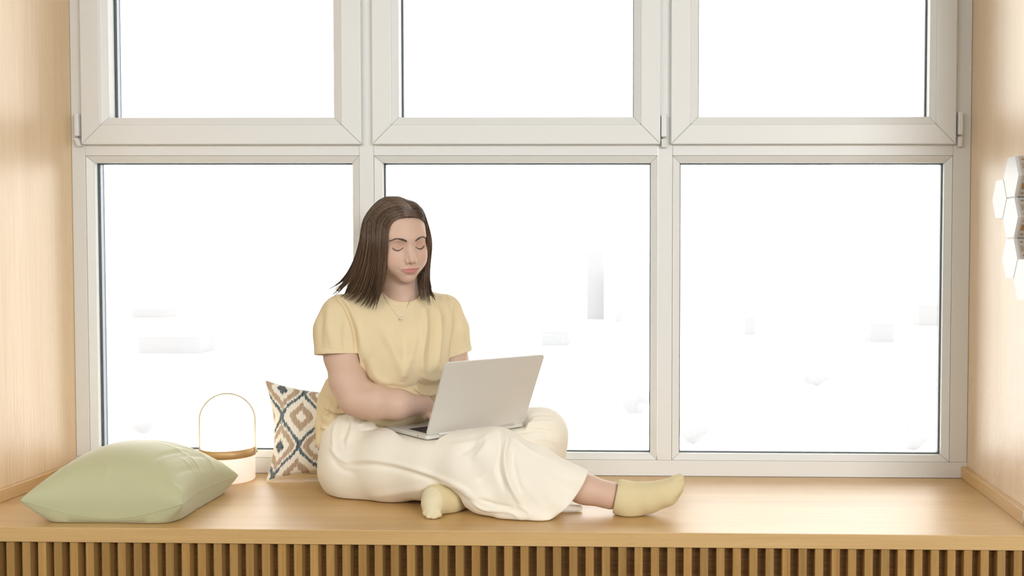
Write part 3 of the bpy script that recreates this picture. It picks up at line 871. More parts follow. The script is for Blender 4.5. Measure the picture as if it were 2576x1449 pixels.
def fold(V, F, curves, it=1):
    """raise or sink cloth along lines seen in the photograph (located on the surface facing us)"""
    N = vnormals(V, F); view = V - CAM; view /= np.linalg.norm(view, axis=1, keepdims=True)
    face = np.clip(-(N * view).sum(1) * 2.5, 0, 1)
    px = project(V); disp = np.zeros(len(V))
    for (pts, w, amp) in curves:
        c = spline(np.array(pts, float), 4 * len(pts)); lo, hi = c.min(0) - 3 * w, c.max(0) + 3 * w
        m = np.where((px > lo).all(1) & (px < hi).all(1) & (face > 0))[0]
        if not len(m): continue
        d, t = polydist(px[m], c)
        tap = np.clip(np.minimum(t, 1 - t) * 5, 0, 1) ** 0.7
        disp[m] += amp * np.exp(-(d / w) ** 2) * tap * face[m]
    return V + N * disp[:, None]

# ------------------------------------------------------------------ the person
def rot3(y, p, r):
    cy, sy, cp, sp, c, s = math.cos(y), math.sin(y), math.cos(p), math.sin(p), math.cos(r), math.sin(r)
    return np.array([[cy, -sy, 0], [sy, cy, 0], [0, 0, 1]]) @ np.array([[1, 0, 0], [0, cp, -sp], [0, sp, cp]]) @ np.array([[c, 0, s], [0, 1, 0], [-s, 0, c]])
HEAD = Frame((-0.7258, 0.30, 1.174), rot3(math.radians(36.8), math.radians(14), math.radians(-4.4)), 0.995)
LAP = Frame(LA, rot3(LYAW, 0, 0), 1.0)

person = empty('person', (P(930, 1240, 0.38)[0], 0.38, SEAT_Z))
tag(person, 'person with long brown hair sitting cross-legged, typing on a laptop', 'person')
POFF = np.array(person.location)
def body_part(name, V, F, mat, parent=None):
    o = fast_mesh(name, V - POFF, F, mat, parent or person); return o

# ---- head
def head_ops(s, fr=HEAD, lips=True):
    E = lambda c, r, k=0.02, kind='add', R=None: s.ell(c, r, k, fr, kind, R)
    E((0, 0.012, 0.031), (0.075, 0.094, 0.079), 0.02)
    E((0, -0.024, -0.004), (0.0625, 0.0665, 0.085), 0.03)
    E((0, -0.030, -0.058), (0.0545, 0.058, 0.047), 0.02)
    E((0, -0.077, -0.092), (0.022, 0.016, 0.0165), 0.024)
    for x in (-1, 1):
        E((x * 0.0445, -0.014, -0.066), (0.016, 0.024, 0.021), 0.028)
        E((x * 0.0425, -0.052, -0.024), (0.019, 0.022, 0.017), 0.025)
        E((x * 0.031, -0.064, -0.050), (0.024, 0.022, 0.024), 0.025)          # cheek
        s.cone((x * 0.010, -0.086, 0.018), (x * 0.042, -0.070, 0.021), 0.007, 0.007, 0.018, fr)
    E((0, -0.070, -0.063), (0.031, 0.0275, 0.024), 0.02)                      # mouth mound
    for x in (-1, 1):
        E((x * 0.032, -0.103, -0.002), (0.0205, 0.0205, 0.0135), 0.016, 'sub')
        E((x * 0.0315, -0.0645, -0.004), (0.0165, 0.0160, 0.0150), 0.005)     # closed lid over the eye
    s.chain([(0, -0.083, 0.012), (0, -0.0955, -0.014), (0, -0.1065, -0.034)], (0.0075, 0.0072, 0.0088), 0.012, fr)
    s.cone((0, -0.078, -0.004), (0, -0.088, -0.037), 0.010, 0.0155, 0.014, fr)
    E((0, -0.1085, -0.0375), (0.0088, 0.0085, 0.0075), 0.006)
    for x in (-1, 1):
        E((x * 0.0118, -0.0975, -0.0415), (0.0058, 0.0085, 0.0068), 0.005)
        E((x * 0.0062, -0.1035, -0.0485), (0.0032, 0.005, 0.0030), 0.003, 'sub')
        s.bump((x * 0.0185, -0.096, -0.042), (0.004, 0.006, 0.007), -0.0018, fr)   # crease beside the nostril
        s.bump((x * 0.0310, -0.083, -0.0635), (0.005, 0.008, 0.006), -0.0022, fr)   # corner of the mouth
    s.bump((0, -0.098, -0.056), (0.004, 0.01, 0.006), -0.0012, fr)
    s.bump((0, -0.094, -0.0825), (0.013, 0.012, 0.005), -0.0030, fr)
    if lips:
        lx = np.linspace(-0.0275, 0.0275, 11); e = np.abs(lx) / 0.0275
        zu = -0.0632 + 0.0012 * np.exp(-((np.abs(lx) - 0.006) / 0.004) ** 2) + 0.0006 * e ** 2; zm = -0.0668 + 0.0040 * e ** 1.6; zl = -0.0725 + 0.0085 * e ** 1.5
        ru = 0.0030 * (1 - e ** 2) + 0.0010; rl = 0.0047 * (1 - e ** 1.7) + 0.0010
        s.chain(np.stack([lx, plain_y(lx, zu) + ru * 0.25, zu], 1), ru, 0.003, fr, kk=0.0015)
        s.chain(np.stack([lx, plain_y(lx, zl) + rl * 0.25, zl], 1), rl, 0.003, fr, kk=0.0015)
        s.chain(np.stack([lx, plain_y(lx, zm) - 0.0034 * (1 - e ** 2) - 0.0004, zm], 1), 0.0012, 0.0012, fr, 'sub', kk=0.0004)
    for x in (-1, 1):                                                          # ears
        R = rot3(x * -0.35, 0.15, 0)
        E((x * 0.0745, 0.010, -0.010), (0.0075, 0.018, 0.031), 0.006, R=R)
        E((x * 0.080, 0.007, -0.006), (0.004, 0.010, 0.018), 0.004, 'sub', R)
    return s
plain_head = Sdf(); head_ops(plain_head, lips=False)
def march_y(sdf, x, z):
    """surface of the face seen from the front, in head coordinates"""
    y = np.full(np.shape(x), -0.13)
    for _ in range(60):
        d = sdf(HEAD.wld(np.stack([x, y, z], -1))) / HEAD.sc; y = y + np.clip(d, -0.004, 0.02) * 0.8
    return y
plain_y = lambda x, z: march_y(plain_head, x, z)
skin = Sdf(); head_ops(skin)
head_sdf = Sdf(); head_ops(head_sdf)

# ---- joints
J = dict(neck0=P(1012, 765, 0.345), r_sh=P(858, 790, 0.315), r_el=P(893, 1004, 0.238), l_sh=P(1118, 785, 0.43), l_el=P(1155, 985, 0.46))
neck_top = HEAD.wld((0, 0.012, -0.055))
skin.cone(J['neck0'], neck_top, 0.047, 0.044, 0.022)
skin.cone(HEAD.wld((0, 0.045, 0.0)), J['neck0'] + np.array([0, 0.02, 0]), 0.045, 0.05, 0.03)
TS = rot3(math.radians(28), 0, 0)          # torso frame: faces right of the camera
chest, belly = P(1005, 850, 0.365), P(985, 985, 0.40)
skin.ell(chest, (0.130, 0.075, 0.12), 0.04, R=TS); skin.ell(belly, (0.115, 0.070, 0.14), 0.05, R=TS)
skin.cone(J['neck0'] - [0, 0, 0.03], J['r_sh'], 0.046, 0.040, 0.03); skin.cone(J['neck0'] - [0, 0, 0.03], J['l_sh'], 0.046, 0.036, 0.03)
# arms
skin.chain([J['r_sh'], P(862, 895, 0.287), P(875, 958, 0.258), J['r_el']], (0.042, 0.0470, 0.0455, 0.0400), 0.02)
wr = P(1066, 1019, 0.315)
skin.chain([J['r_el'] + [0.006, 0, -0.0], P(940, 1011, 0.245), P(1000, 1017, 0.275), wr], (0.0400, 0.0445, 0.0385, 0.0245), 0.03)
skin.chain([J['l_sh'], P(1138, 900, 0.445), J['l_el']], (0.042, 0.042, 0.036), 0.02)
wl = LAP.wld((LW * 0.86, LD * 0.88, 0.055))
skin.chain([J['l_el'], (J['l_el'] + wl) / 2, wl], (0.036, 0.036, 0.023), 0.02)
def hand(w_world, kx, side):
    """palm over the keyboard, five bent fingers on the keys; side = +1 puts the thumb towards +x of the laptop"""
    W = LAP.loc(np.array([w_world]))[0]
    kn = np.array([kx, LD * 0.56, 0.036])
    skin.cone(W, W * 0.45 + kn * 0.55, 0.0235, 0.021, 0.015, LAP)
    for i, (dx, ln, dy) in enumerate(((-0.027, 0.050, 0.010), (-0.009, 0.060, 0.001), (0.009, 0.064, 0.0), (0.026, 0.056, 0.004))):
        dx = dx * side; K = kn + np.array([dx, dy, 0.004 - 0.006 * abs(dx) / 0.027])
        r = 0.0092 - 0.0012 * (i == 0)
        skin.cone(W * 0.55 + kn * 0.45 + np.array([dx * 0.5, 0, 0]), K, 0.013, 0.0108, 0.010, LAP)
        a = K + np.array([dx * 0.1, -ln * 0.55, 0.004]); b = a + np.array([dx * 0.05, -ln * 0.30, -0.016]); t = b + np.array([0, -ln * 0.10, -0.013]); t[2] = max(t[2], LT * 0.5 + 0.0085)
        skin.chain([K, a, b, t], (r, r * 0.92, r * 0.82, r * 0.72), 0.004, LAP, kk=0.003)
    T0 = W * 0.6 + kn * 0.4 + np.array([side * 0.020, 0, -0.004]); T1 = T0 + np.array([side * 0.020, -0.024, -0.004]); T2 = T1 + np.array([side * 0.010, -0.024, -0.008])
    T1[2] = max(T1[2], 0.02); T2[2] = max(T2[2], 0.0155)
    skin.chain([T0, T1, T2], (0.0125, 0.0098, 0.0078), 0.008, LAP, kk=0.004)
hand(wr, LW * 0.34, 1); hand(wl, LW * 0.70, -1)
# legs (inside the trousers except one lower leg)
hipR, hipL = P(905, 1160, 0.34), P(935, 1140, 0.46)
kneeR, ankR = P(1250, 1140, 0.165), P(1536, 1247, 0.135)
kneeL, ankL = P(1362, 1092, 0.42), P(1150, 1262, 0.19)
skin.ell(P(925, 1130, 0.40), (0.08, 0.10, 0.09), 0.05)
skin.cone(hipR, kneeR, 0.070, 0.050, 0.03); skin.cone(hipL, kneeL, 0.052, 0.036, 0.03)
skin.chain([kneeR, P(1390, 1205, 0.15), P(1470, 1230, 0.14), ankR], (0.040, 0.038, 0.0365, 0.0355), 0.02)
skin.cone(kneeL, ankL, 0.036, 0.030, 0.02)

skin.bump(P(922, 972, 0.215), 0.014, -0.005)
hp = HEAD.pos
t0 = __import__('time').time()
xs = axis_coords(-1.06, -0.10, 0.0042, (hp[0] - 0.09, hp[0] + 0.11), 0.0014)
ys = axis_coords(0.0, 0.62, 0.0042, (hp[1] - 0.14, hp[1] + 0.02), 0.0014)
zs = axis_coords(0.452, 1.32, 0.0042, (hp[2] - 0.14, hp[2] + 0.10), 0.0014)
V, F = sdf_mesh(skin, xs, ys, zs)
V = relax(V, F, 1, 0.4)

# skin colour: lips, blush, lids
k = Nodes('skin'); a = k.n('ShaderNodeVertexColor', layer_name='tone')
nz = k.noise(k.coord(), 90, 4, 0.6); k.set(color=k.mix(k.math('MULTIPLY', nz, 0.16), a.outputs['Color'], (0.56, 0.27, 0.19)), rough=0.5, spec=0.35, sss=0.07)
k.b.inputs['Subsurface Radius'].default_value = (0.9, 0.35, 0.2); k.b.inputs['Subsurface Scale'].default_value = 0.006
k.bump(k.noise(k.coord(), 1400, 2, 0.5), 0.04, 0.0004)
M['skin'] = k.m
body = body_part('body', V, F, M['skin'])
L = HEAD.loc(V)
def poly3(q, pts):
    best = np.full(len(q), 1e9); pts = np.asarray(pts)
    for i in range(len(pts) - 1):
        a, b = pts[i], pts[i + 1]; ba = b - a; t = np.clip((q - a) @ ba / (ba @ ba), 0, 1)
        best = np.minimum(best, np.sqrt(((q - a - t[:, None] * ba) ** 2).sum(1)))
    return best
base = np.array((0.64, 0.445, 0.335)); tone = np.tile(base, (len(V), 1))
def blend(m, c): 
    global tone
    m = np.clip(m, 0, 1)[:, None]; tone = tone * (1 - m) + np.array(c) * m
isface = (L[:, 1] < -0.03) & (np.abs(L[:, 0]) < 0.08) & (np.abs(L[:, 2]) < 0.12)
G = lambda c, w: np.exp(-(((L - np.array(c)) / np.array(w)) ** 2).sum(1)) * isface
for x in (-1, 1):
    blend(0.55 * G((x * 0.045, -0.065, -0.035), (0.02, 0.03, 0.018)), (0.70, 0.36, 0.27))
    blend(0.75 * G((x * 0.032, -0.082, 0.001), (0.016, 0.02, 0.010)), (0.60, 0.33, 0.25))
blend(0.35 * G((0, -0.112, -0.038), (0.012, 0.012, 0.012)), (0.70, 0.37, 0.29))
e = np.clip(np.abs(L[:, 0]) / 0.0285, 0, 1)
zu = -0.0606 + 0.0010 * np.exp(-((np.abs(L[:, 0]) - 0.006) / 0.004) ** 2) - 0.0030 * e ** 2; zl = -0.0764 + 0.0132 * e ** 1.7
blend(np.clip((zu - L[:, 2]) / 0.0012 + 0.5, 0, 1) * np.clip((L[:, 2] - zl) / 0.0012 + 0.5, 0, 1) * 0.85 * isface * (np.abs(L[:, 0]) < 0.0285) * (L[:, 1] < -0.055), (0.50, 0.165, 0.155))
at = body.data.color_attributes.new('tone', 'FLOAT_COLOR', 'POINT')
at.data.foreach_set('color', np.concatenate([tone, np.ones((len(V), 1))], 1).ravel())

face_y = lambda x, z: march_y(head_sdf, x, z)
# brows and lashes
def strands(name, curves, rad, mat, parent, sides=3):
    VV, FF = [], []
    for c, r in zip(curves, rad):
        v, f = tube_data(c, r, sides); o = len(VV); VV += v; FF += [tuple(i + o for i in q) for q in f]
    return mesh_obj(name, np.array(VV) - POFF, FF, mat, parent, True)
M['brow'] = plain('dark_brow_hair', (0.12, 0.078, 0.058), 0.6)
for side in (-1, 1):
    n = 260; t = RNG.uniform(0, 1, n); w = RNG.uniform(-1, 1, n)
    bx = 0.0115 + 0.037 * t; bz = 0.0122 + 0.0082 * np.sin(np.clip(t / 0.72, 0, 1.0) * math.pi / 2) - 0.0075 * np.clip((t - 0.66) / 0.34, 0, 1) ** 1.4 
    hw = 0.0036 * np.clip(1.15 - t, 0.15, 1) * np.clip(t * 6 + 0.35, 0, 1)
    x0, z0 = side * bx, bz + w * hw
    ang = np.radians(62 - 62 * np.clip(t * 1.3, 0, 1) - 22 * np.clip((t - 0.6) / 0.4, 0, 1)) - w * 0.35
    ln = RNG.uniform(0.0045, 0.0075, n)
    cur = []
    xs_ = np.stack([x0 + side * ln * q * np.cos(ang) for q in (0, 0.5, 1)], 1); zs_ = np.stack([z0 + ln * q * np.sin(ang) for q in (0, 0.5, 1)], 1)
    ys_ = face_y(xs_.ravel(), zs_.ravel()).reshape(xs_.shape) - np.array([0.0, 0.0007, 0.0006])
    for i in range(n): cur.append(HEAD.wld(np.stack([xs_[i], ys_[i], zs_[i]], 1)))
    strands('eyebrow', cur, [(0.00026, 0.00026, 0.00010)] * n, M['brow'], body)
    # upper lashes along the lid edge
    n = 60; t = np.linspace(0.03, 0.97, n)
    lx = side * (0.0175 + 0.0285 * t); lz = -0.0035 - 0.0088 * np.sin(math.pi * t) ** 0.8 - 0.0008 * t
    ly = face_y(lx, lz) - 0.0003
    cur = []
    for i in range(n):
        p = np.array([lx[i], ly[i], lz[i]]); ln = RNG.uniform(0.0045, 0.0065) * (0.55 + 0.6 * t[i])
        d = np.array([side * (t[i] - 0.42) * 0.8, -0.75, -0.55]); d /= np.linalg.norm(d)
        cur.append(HEAD.wld(np.array([p, p + d * ln * 0.55, p + d * ln + np.array([0, -0.0004, 0.0009])])))
    strands('eyelashes', cur, [(0.00024, 0.0002, 0.00006)] * n, M['brow'], body)
    cv = HEAD.wld(np.stack([lx, ly - 0.0002, lz], 1))
    strands('lash_line', [cv], [0.00026], M['brow'], body, 5)
print('skin', len(V), round(__import__('time').time() - t0, 1), 's')

# ---- clothes
t0 = __import__('time').time()
M['tee'] = fabric('pale_yellow_jersey', srgb(225, 206, 167), 0.9, 1500, 0.08, 0.12)
M['trouser'] = fabric('ivory_knit', srgb(238, 231, 215), 0.9, 1300, 0.08, 0.10)
M['sock'] = fabric('mustard_cotton_knit', srgb(216, 200, 157), 0.95, 1000, 0.30, 0.2)
M['sock_sole'] = fabric('faded_sock_sole', srgb(222, 210, 176), 0.95, 800, 0.35, 0.2)

# T-shirt
tee = Sdf()
s_ax = TS[:, 0]                                  # across the chest
tee.ell(P(1003, 850, 0.37), (0.158, 0.105, 0.150), 0.04, R=TS)
tee.ell(P(1012, 900, 0.355), (0.115, 0.085, 0.10), 0.05, R=TS)
tee.ell(P(985, 975, 0.395), (0.145, 0.100, 0.120), 0.06, R=TS)
tee.ell(P(1000, 1005, 0.395), (0.138, 0.100, 0.070), 0.04, R=TS)
nb = J['neck0'] - np.array([0, 0, 0.018])
tee.cone(nb, J['r_sh'] + np.array([0.006, 0, -0.002]), 0.062, 0.053, 0.03)
tee.cone(nb, J['l_sh'] + np.array([-0.006, 0, 0.000]), 0.060, 0.050, 0.03)
hemR, hemL = P(850, 893, 0.282), P(1153, 893, 0.445)
tee.chain([J['r_sh'], P(850, 830, 0.298), hemR + [0, -0.004, -0.03]], (0.050, 0.0590, 0.0650), 0.022)
tee.chain([J['l_sh'] + [0.004, 0, 0], P(1136, 830, 0.438), hemL + [0, 0, -0.03]], (0.044, 0.0460, 0.0490), 0.022)
nR = np.array([0.03, -0.14, -1.0]); nL = np.array([0.30, 0.0, -1.0])
def sleeve_cut(hem, n, rad):
    n = n / np.linalg.norm(n)
    def fn(p):                                   # a short cylinder beyond the hem, removed
        q = p - hem; a = q @ n; r = np.sqrt(np.maximum((q ** 2).sum(1) - a ** 2, 0))
        return np.maximum(np.maximum(-a, r - rad), a - 0.09)
    tee._op('sub', fn, hem + n * 0.045, 0.12, 0.002, WORLD)
sleeve_cut(hemR + np.array([-0.014, 0, 0]), nR, 0.0840); sleeve_cut(hemL, nL, 0.062)
tee.cone(hemR - nR / np.linalg.norm(nR) * 0.030, hemR + nR / np.linalg.norm(nR) * 0.03, 0.0500, 0.0575, 0.003, kind='sub')
tee.cone(hemL - nL / np.linalg.norm(nL) * 0.030, hemL + nL / np.linalg.norm(nL) * 0.03, 0.0390, 0.0430, 0.003, kind='sub')
# loose cloth gathered behind the waist
tee.chain([P(866, 985, 0.39), P(838, 1025, 0.375), P(818, 1068, 0.36), P(813, 1112, 0.35), P(820, 1132, 0.345)], (0.055, 0.036, 0.022, 0.015, 0.008), 0.03)
tee.chain([P(850, 1010, 0.33), P(834, 1050, 0.33), P(824, 1090, 0.335)], (0.030, 0.020, 0.010), 0.02)
tee.cone(P(862, 1000, 0.40), P(930, 1030, 0.41), 0.05, 0.06, 0.05)
# neck opening
neck_ax = (neck_top - J['neck0']); neck_ax /= np.linalg.norm(neck_ax)
tee.cone(J['neck0'] - neck_ax * 0.010 + [0.006, -0.012, 0], neck_top + neck_ax * 0.05 + [0.01, -0.01, 0], 0.042, 0.074, 0.006, kind='sub')
tee.plane(J['neck0'] + neck_ax * 0.045, neck_ax, 0.006, c=J['neck0'] + neck_ax * 0.10, rad=0.09)
V, F = sdf_mesh(tee, axis_coords(-1.02, -0.50, 0.0025), axis_coords(0.15, 0.60, 0.0025), axis_coords(0.56, 1.16, 0.0025))
V = relax(V, F, 2, 0.5)
tee_folds = [
    ([(842, 742), (870, 775), (890, 830), (897, 895)], 4, -0.0094), ([(852, 738), (884, 780), (905, 840), (908, 900)], 7, 0.0051),       # armhole
    ([(1142, 755), (1146, 800), (1140, 850), (1132, 905)], 3.5, -0.0065), ([(1120, 740), (1152, 790), (1172, 860)], 6, 0.0043), ([(1105, 738), (1128, 780), (1135, 830)], 6, 0.0043),
    ([(1068, 770), (1070, 830), (1060, 900), (1066, 960)], 7, 0.0094), ([(1100, 770), (1104, 840), (1096, 935)], 7, 0.0109), ([(1084, 765), (1087, 840), (1078, 935)], 7, -0.0087), ([(1120, 790), (1120, 860), (1112, 930)], 6, -0.0072),
    ([(955, 820), (985, 870), (1010, 930), (1012, 960)], 12, 0.0072), ([(1048, 840), (1034, 890), (1018, 950)], 11, 0.0072), ([(1006, 800), (1020, 870), (1024, 905)], 16, -0.0072),
    ([(912, 905), (918, 950), (945, 975)], 7, -0.0101), ([(900, 800), (914, 860), (918, 905)], 10, 0.0043), ([(930, 900), (945, 945), (985, 975)], 9, 0.0043),
    ([(1043, 972), (1056, 986), (1080, 992), (1108, 986)], 4.5, 0.0109), ([(1050, 961), (1070, 972), (1112, 968)], 5, -0.0087), ([(1056, 943), (1085, 955), (1122, 945)], 6, 0.0072),
    ([(935, 985), (985, 1000), (1045, 994), (1100, 1002)], 5, 0.0058), ([(960, 968), (1010, 978), (1045, 972)], 7, -0.0043),
    ([(818, 1022), (842, 1034), (885, 1030)], 4, 0.0101), ([(812, 1050), (830, 1043), (860, 1047)], 4, -0.0101), ([(806, 1075), (826, 1080), (836, 1112)], 4.5, 0.0072), ([(820, 996), (832, 1018), (828, 1045)], 4.5, -0.0072), ([(838, 985), (850, 1008), (846, 1030)], 4.5, 0.0072), ([(812, 1095), (824, 1105), (826, 1130)], 4, -0.0058),
    ([(812, 780), (806, 830), (808, 880)], 8, -0.0043), ([(830, 760), (826, 820), (840, 885)], 9, 0.0043), ([(870, 800), (866, 850), (872, 890)], 7, -0.0043),
    ([(958, 748), (985, 764), (1012, 768), (1036, 757), (1050, 735)], 2.5, -0.0014), ([(797, 872), (840, 880), (896, 886)], 2.2, -0.0010), ([(1187, 872), (1160, 882), (1130, 897)], 2.2, -0.0010),
]
V = fold(V, F, tee_folds); V = relax(V, F, 1, 0.4)
body_part('t_shirt', V, F, M['tee'])
# collar band and hems as stitched bands
def ring(name, c, n, rx, ry, rad, mat, tilt=0.0, par=person, seg=72, x_ax=None):
    n = n / np.linalg.norm(n); x = np.cross([0, 1, 0], n) if x_ax is None else np.asarray(x_ax, float); x -= n * (x @ n); x /= np.linalg.norm(x); y = np.cross(n, x)
    pts = [c + x * rx * math.cos(a) + y * ry * math.sin(a) for a in np.linspace(0, 2 * math.pi, seg, endpoint=False)]
    return tube(name, np.array(pts) - POFF, rad, mat, par, 10, True)

# trousers
tr = Sdf()
LAPN = 0.03
tr.ell(P(910, 1128, 0.395), (0.092, 0.118, 0.125), 0.03)
tr.chain([P(912, 1160, 0.335), P(1000, 1166, 0.27), P(1090, 1172, 0.215), P(1180, 1168, 0.175), P(1248, 1150, 0.160)], (0.100, 0.092, 0.082, 0.078, 0.070), 0.05)
tr.cone(P(885, 1095, 0.37), P(900, 1168, 0.345), 0.075, 0.097, 0.05); tr.cone(P(880, 1185, 0.38), P(980, 1190, 0.30), 0.075, 0.072, 0.05)
tr.chain([P(955, 1130, 0.46), P(1150, 1120, 0.46), P(1300, 1100, 0.445), P(1360, 1092, 0.43)], (0.095, 0.085, 0.075, 0.072), 0.04)
tr.cone(P(930, 1080, 0.42), P(1100, 1110, 0.38), 0.075, 0.060, 0.06)        # lap
# far knee and the cloth hanging from it
tr.chain([P(1361, 1094, 0.43), P(1358, 1150, 0.43), P(1350, 1200, 0.43)], (0.071, 0.066, 0.062), 0.03)
tr.chain([P(1358, 1110, 0.42), P(1260, 1190, 0.30), P(1180, 1245, 0.20)], (0.065, 0.055, 0.045), 0.03)
# near lower leg: wide flared trouser leg, cut round the hem
tr.chain([P(1248, 1142, 0.160), P(1340, 1172, 0.140), P(1500, 1236, 0.125)], (0.066, 0.050, 0.0410), 0.03)
tr.chain([P(1252, 1155, 0.150), P(1330, 1215, 0.115), P(1460, 1300, 0.095)], (0.064, 0.046, 0.0420), 0.03)
tr.chain([P(1245, 1165, 0.140), P(1290, 1240, 0.095), P(1370, 1320, 0.070)], (0.060, 0.038, 0.0260), 0.03)
tr.chain([P(1180, 1190, 0.140), P(1215, 1250, 0.105), P(1275, 1285, 0.080)], (0.060, 0.036, 0.0180), 0.035)
tr.chain([P(1190, 1255, 0.120), P(1260, 1288, 0.075), P(1312, 1301, 0.058)], (0.026, 0.013, 0.0085), 0.02)
hc = P(1277, 1103, 0.14); hr = 222 * 2.74 / FOC
def hem_cut(p):
    q = p - hc; rr = np.sqrt(q[:, 0] ** 2 + q[:, 2] ** 2)
    return np.maximum(hr - rr, np.maximum(-(q[:, 0] * 0.8 - q[:, 2] * 0.6), rr - 0.36))
tr._op('sub', hem_cut, P(1440, 1260, 0.13), 0.30, 0.003, WORLD)
tr.chain([P(1405, 1222, 0.152), P(1450, 1240, 0.150), P(1510, 1262, 0.140)], (0.034, 0.0385, 0.044), 0.004, kind='sub')
tr.chain([P(1330, 1272, 0.14), P(1400, 1280, 0.145), P(1456, 1280, 0.160)], (0.020, 0.013, 0.0110), 0.01)
# room for the tucked foot and the laptop resting on the cloth
tr.chain([P(1096, 1268, 0.09), P(1138, 1262, 0.15)], (0.042, 0.042), 0.02, kind='sub')
def slab(p):
    q = LAP.loc(p); b = np.array([LW / 2 + 0.016, LD / 2 + 0.016, 0.026]); o = np.abs(q - np.array([LW / 2 - 0.004, LD / 2, 0.0180])) - b - 0.0010
    return np.sqrt((np.maximum(o, 0) ** 2).sum(1)) + np.minimum(o.max(1), 0)
tr._op('sub', slab, LAP.wld((LW / 2, LD / 2, 0.01)), 0.26, 0.010, WORLD)
tr._op('max', lambda p: SEAT_Z + 0.0012 - p[:, 2], P(1150, 1250, 0.25), 1.2, 0.006, WORLD)
V, F = sdf_mesh(tr, axis_coords(-1.03, -0.14, 0.0032), axis_coords(0.015, 0.60, 0.0032), axis_coords(SEAT_Z - 0.006, 0.86, 0.0032))
V = relax(V, F, 2, 0.5)
tr_folds = [
    ([(860, 1160), (950, 1158), (1060, 1185), (1160, 1225), (1200, 1262)], 6.0, 0.0047), ([(870, 1172), (960, 1172), (1060, 1198), (1150, 1235)], 6.8, -0.0041),
    ([(1268, 1078), (1275, 1110), (1268, 1150), (1282, 1215), (1318, 1280)], 6.0, 0.0095), ([(1254, 1085), (1258, 1130), (1254, 1180), (1272, 1240)], 6.8, -0.0081), ([(1290, 1130), (1292, 1180), (1312, 1240)], 7.6, -0.0068),
    ([(1230, 1100), (1215, 1130), (1190, 1160)], 7.6, 0.0054), ([(1205, 1105), (1180, 1130), (1150, 1145)], 7.6, -0.0041), ([(1248, 1150), (1225, 1190), (1200, 1210)], 7.6, -0.0041),
    ([(1290, 1100), (1330, 1130), (1370, 1150)], 3.4, 0.0041), ([(1310, 1075), (1350, 1062), (1400, 1062)], 4.2, 0.0041), ([(1300, 1090), (1350, 1082), (1405, 1090)], 4.2, -0.0041), ([(1320, 1050), (1360, 1042), (1400, 1046)], 4.2, -0.0034), ([(1330, 1105), (1375, 1105), (1415, 1120)], 5.1, 0.0027),
    ([(880, 1040), (872, 1080), (860, 1110)], 4.2, -0.0054), ([(892, 1042), (884, 1080), (872, 1120)], 5.1, 0.0041), ([(900, 1070), (930, 1062), (980, 1060), (1040, 1050)], 3.4, 0.0068), ([(905, 1084), (945, 1076), (990, 1074)], 4.2, -0.0054), ([(990, 1060), (1030, 1048), (1060, 1046)], 3.4, 0.0054),
    ([(828, 1120), (850, 1150), (880, 1165)], 5.1, 0.0041), ([(830, 1145), (860, 1180), (900, 1190)], 6.8, -0.0027), ([(845, 1060), (838, 1100), (842, 1140)], 5.1, 0.0041),
    ([(1185, 1262), (1220, 1282), (1280, 1288), (1310, 1305)], 3.4, 0.0054), ([(1200, 1255), (1250, 1270), (1290, 1278)], 4.2, -0.0054), ([(1300, 1270), (1330, 1290), (1320, 1308)], 3.4, 0.0041),
    ([(1478, 1200), (1455, 1240), (1420, 1280), (1370, 1303)], 2.5, 0.0016),
    ([(925, 1250), (1000, 1240), (1070, 1226), (1120, 1210)], 9, 0.003), ([(1090, 1212), (1150, 1228), (1190, 1258)], 6, 0.004), ([(1330, 1150), (1390, 1190), (1440, 1215)], 10, 0.003), ([(1300, 1200), (1340, 1245), (1372, 1285)], 10, 0.003),
    ([(1130, 1120), (1200, 1110), (1240, 1085)], 6, 0.003), ([(868, 1060), (862, 1100), (868, 1130)], 2.5, -0.003),
]
V = fold(V, F, tr_folds); V = relax(V, F, 1, 0.4); V[:, 2] = np.maximum(V[:, 2], SEAT_Z + 0.0008)
body_part('trousers', V, F, M['trouser'])

printed_cushion()

# socks
sk = Sdf()
sk.chain([P(1556, 1247, 0.135), P(1578, 1262, 0.132), P(1588, 1274, 0.130)], (0.0400, 0.040, 0.0350), 0.02)
sk.chain([P(1572, 1252, 0.132), P(1630, 1252, 0.127), P(1675, 1240, 0.122), P(1698, 1226, 0.120)], (0.0400, 0.0375, 0.0310, 0.0225), 0.02)
sk.chain([P(1686, 1228, 0.120), P(1703, 1210, 0.120), P(1711, 1202, 0.122)], (0.020, 0.0145, 0.0100), 0.012)
for (dx, dy, r) in ((1, 15, 0.0110), (-5, 27, 0.0105), (-14, 38, 0.010)):
    sk.cone(P(1686, 1236, 0.118), P(1711 + dx, 1204 + dy, 0.112 - 0.003 * dy / 10), 0.018, r, 0.005)
cutn = P(1556, 1206, 0.135) - P(1540, 1284, 0.13); cutn = np.cross(cutn, [0, 1, 0]); cutn /= np.linalg.norm(cutn)
if cutn[0] > 0: cutn = -cutn
sk.plane(P(1549, 1245, 0.133), cutn, 0.002, c=P(1500, 1240, 0.13), rad=0.09)
sk.cone(P(1530, 1246, 0.135), P(1562, 1250, 0.135), 0.0372, 0.0372, 0.002, kind='sub')
sk._op('max', lambda p: SEAT_Z + 0.001 - p[:, 2], P(1600, 1290, 0.12), 0.3, 0.006, WORLD)
V, F = sdf_mesh(sk, axis_coords(-0.20, 0.10, 0.0022), axis_coords(0.04, 0.24, 0.0022), axis_coords(SEAT_Z - 0.005, 0.62, 0.0022))
V = relax(V, F, 2, 0.5); V[:, 2] = np.maximum(V[:, 2], SEAT_Z + 0.0008)
s1 = body_part('sock', V, F, M['sock'])
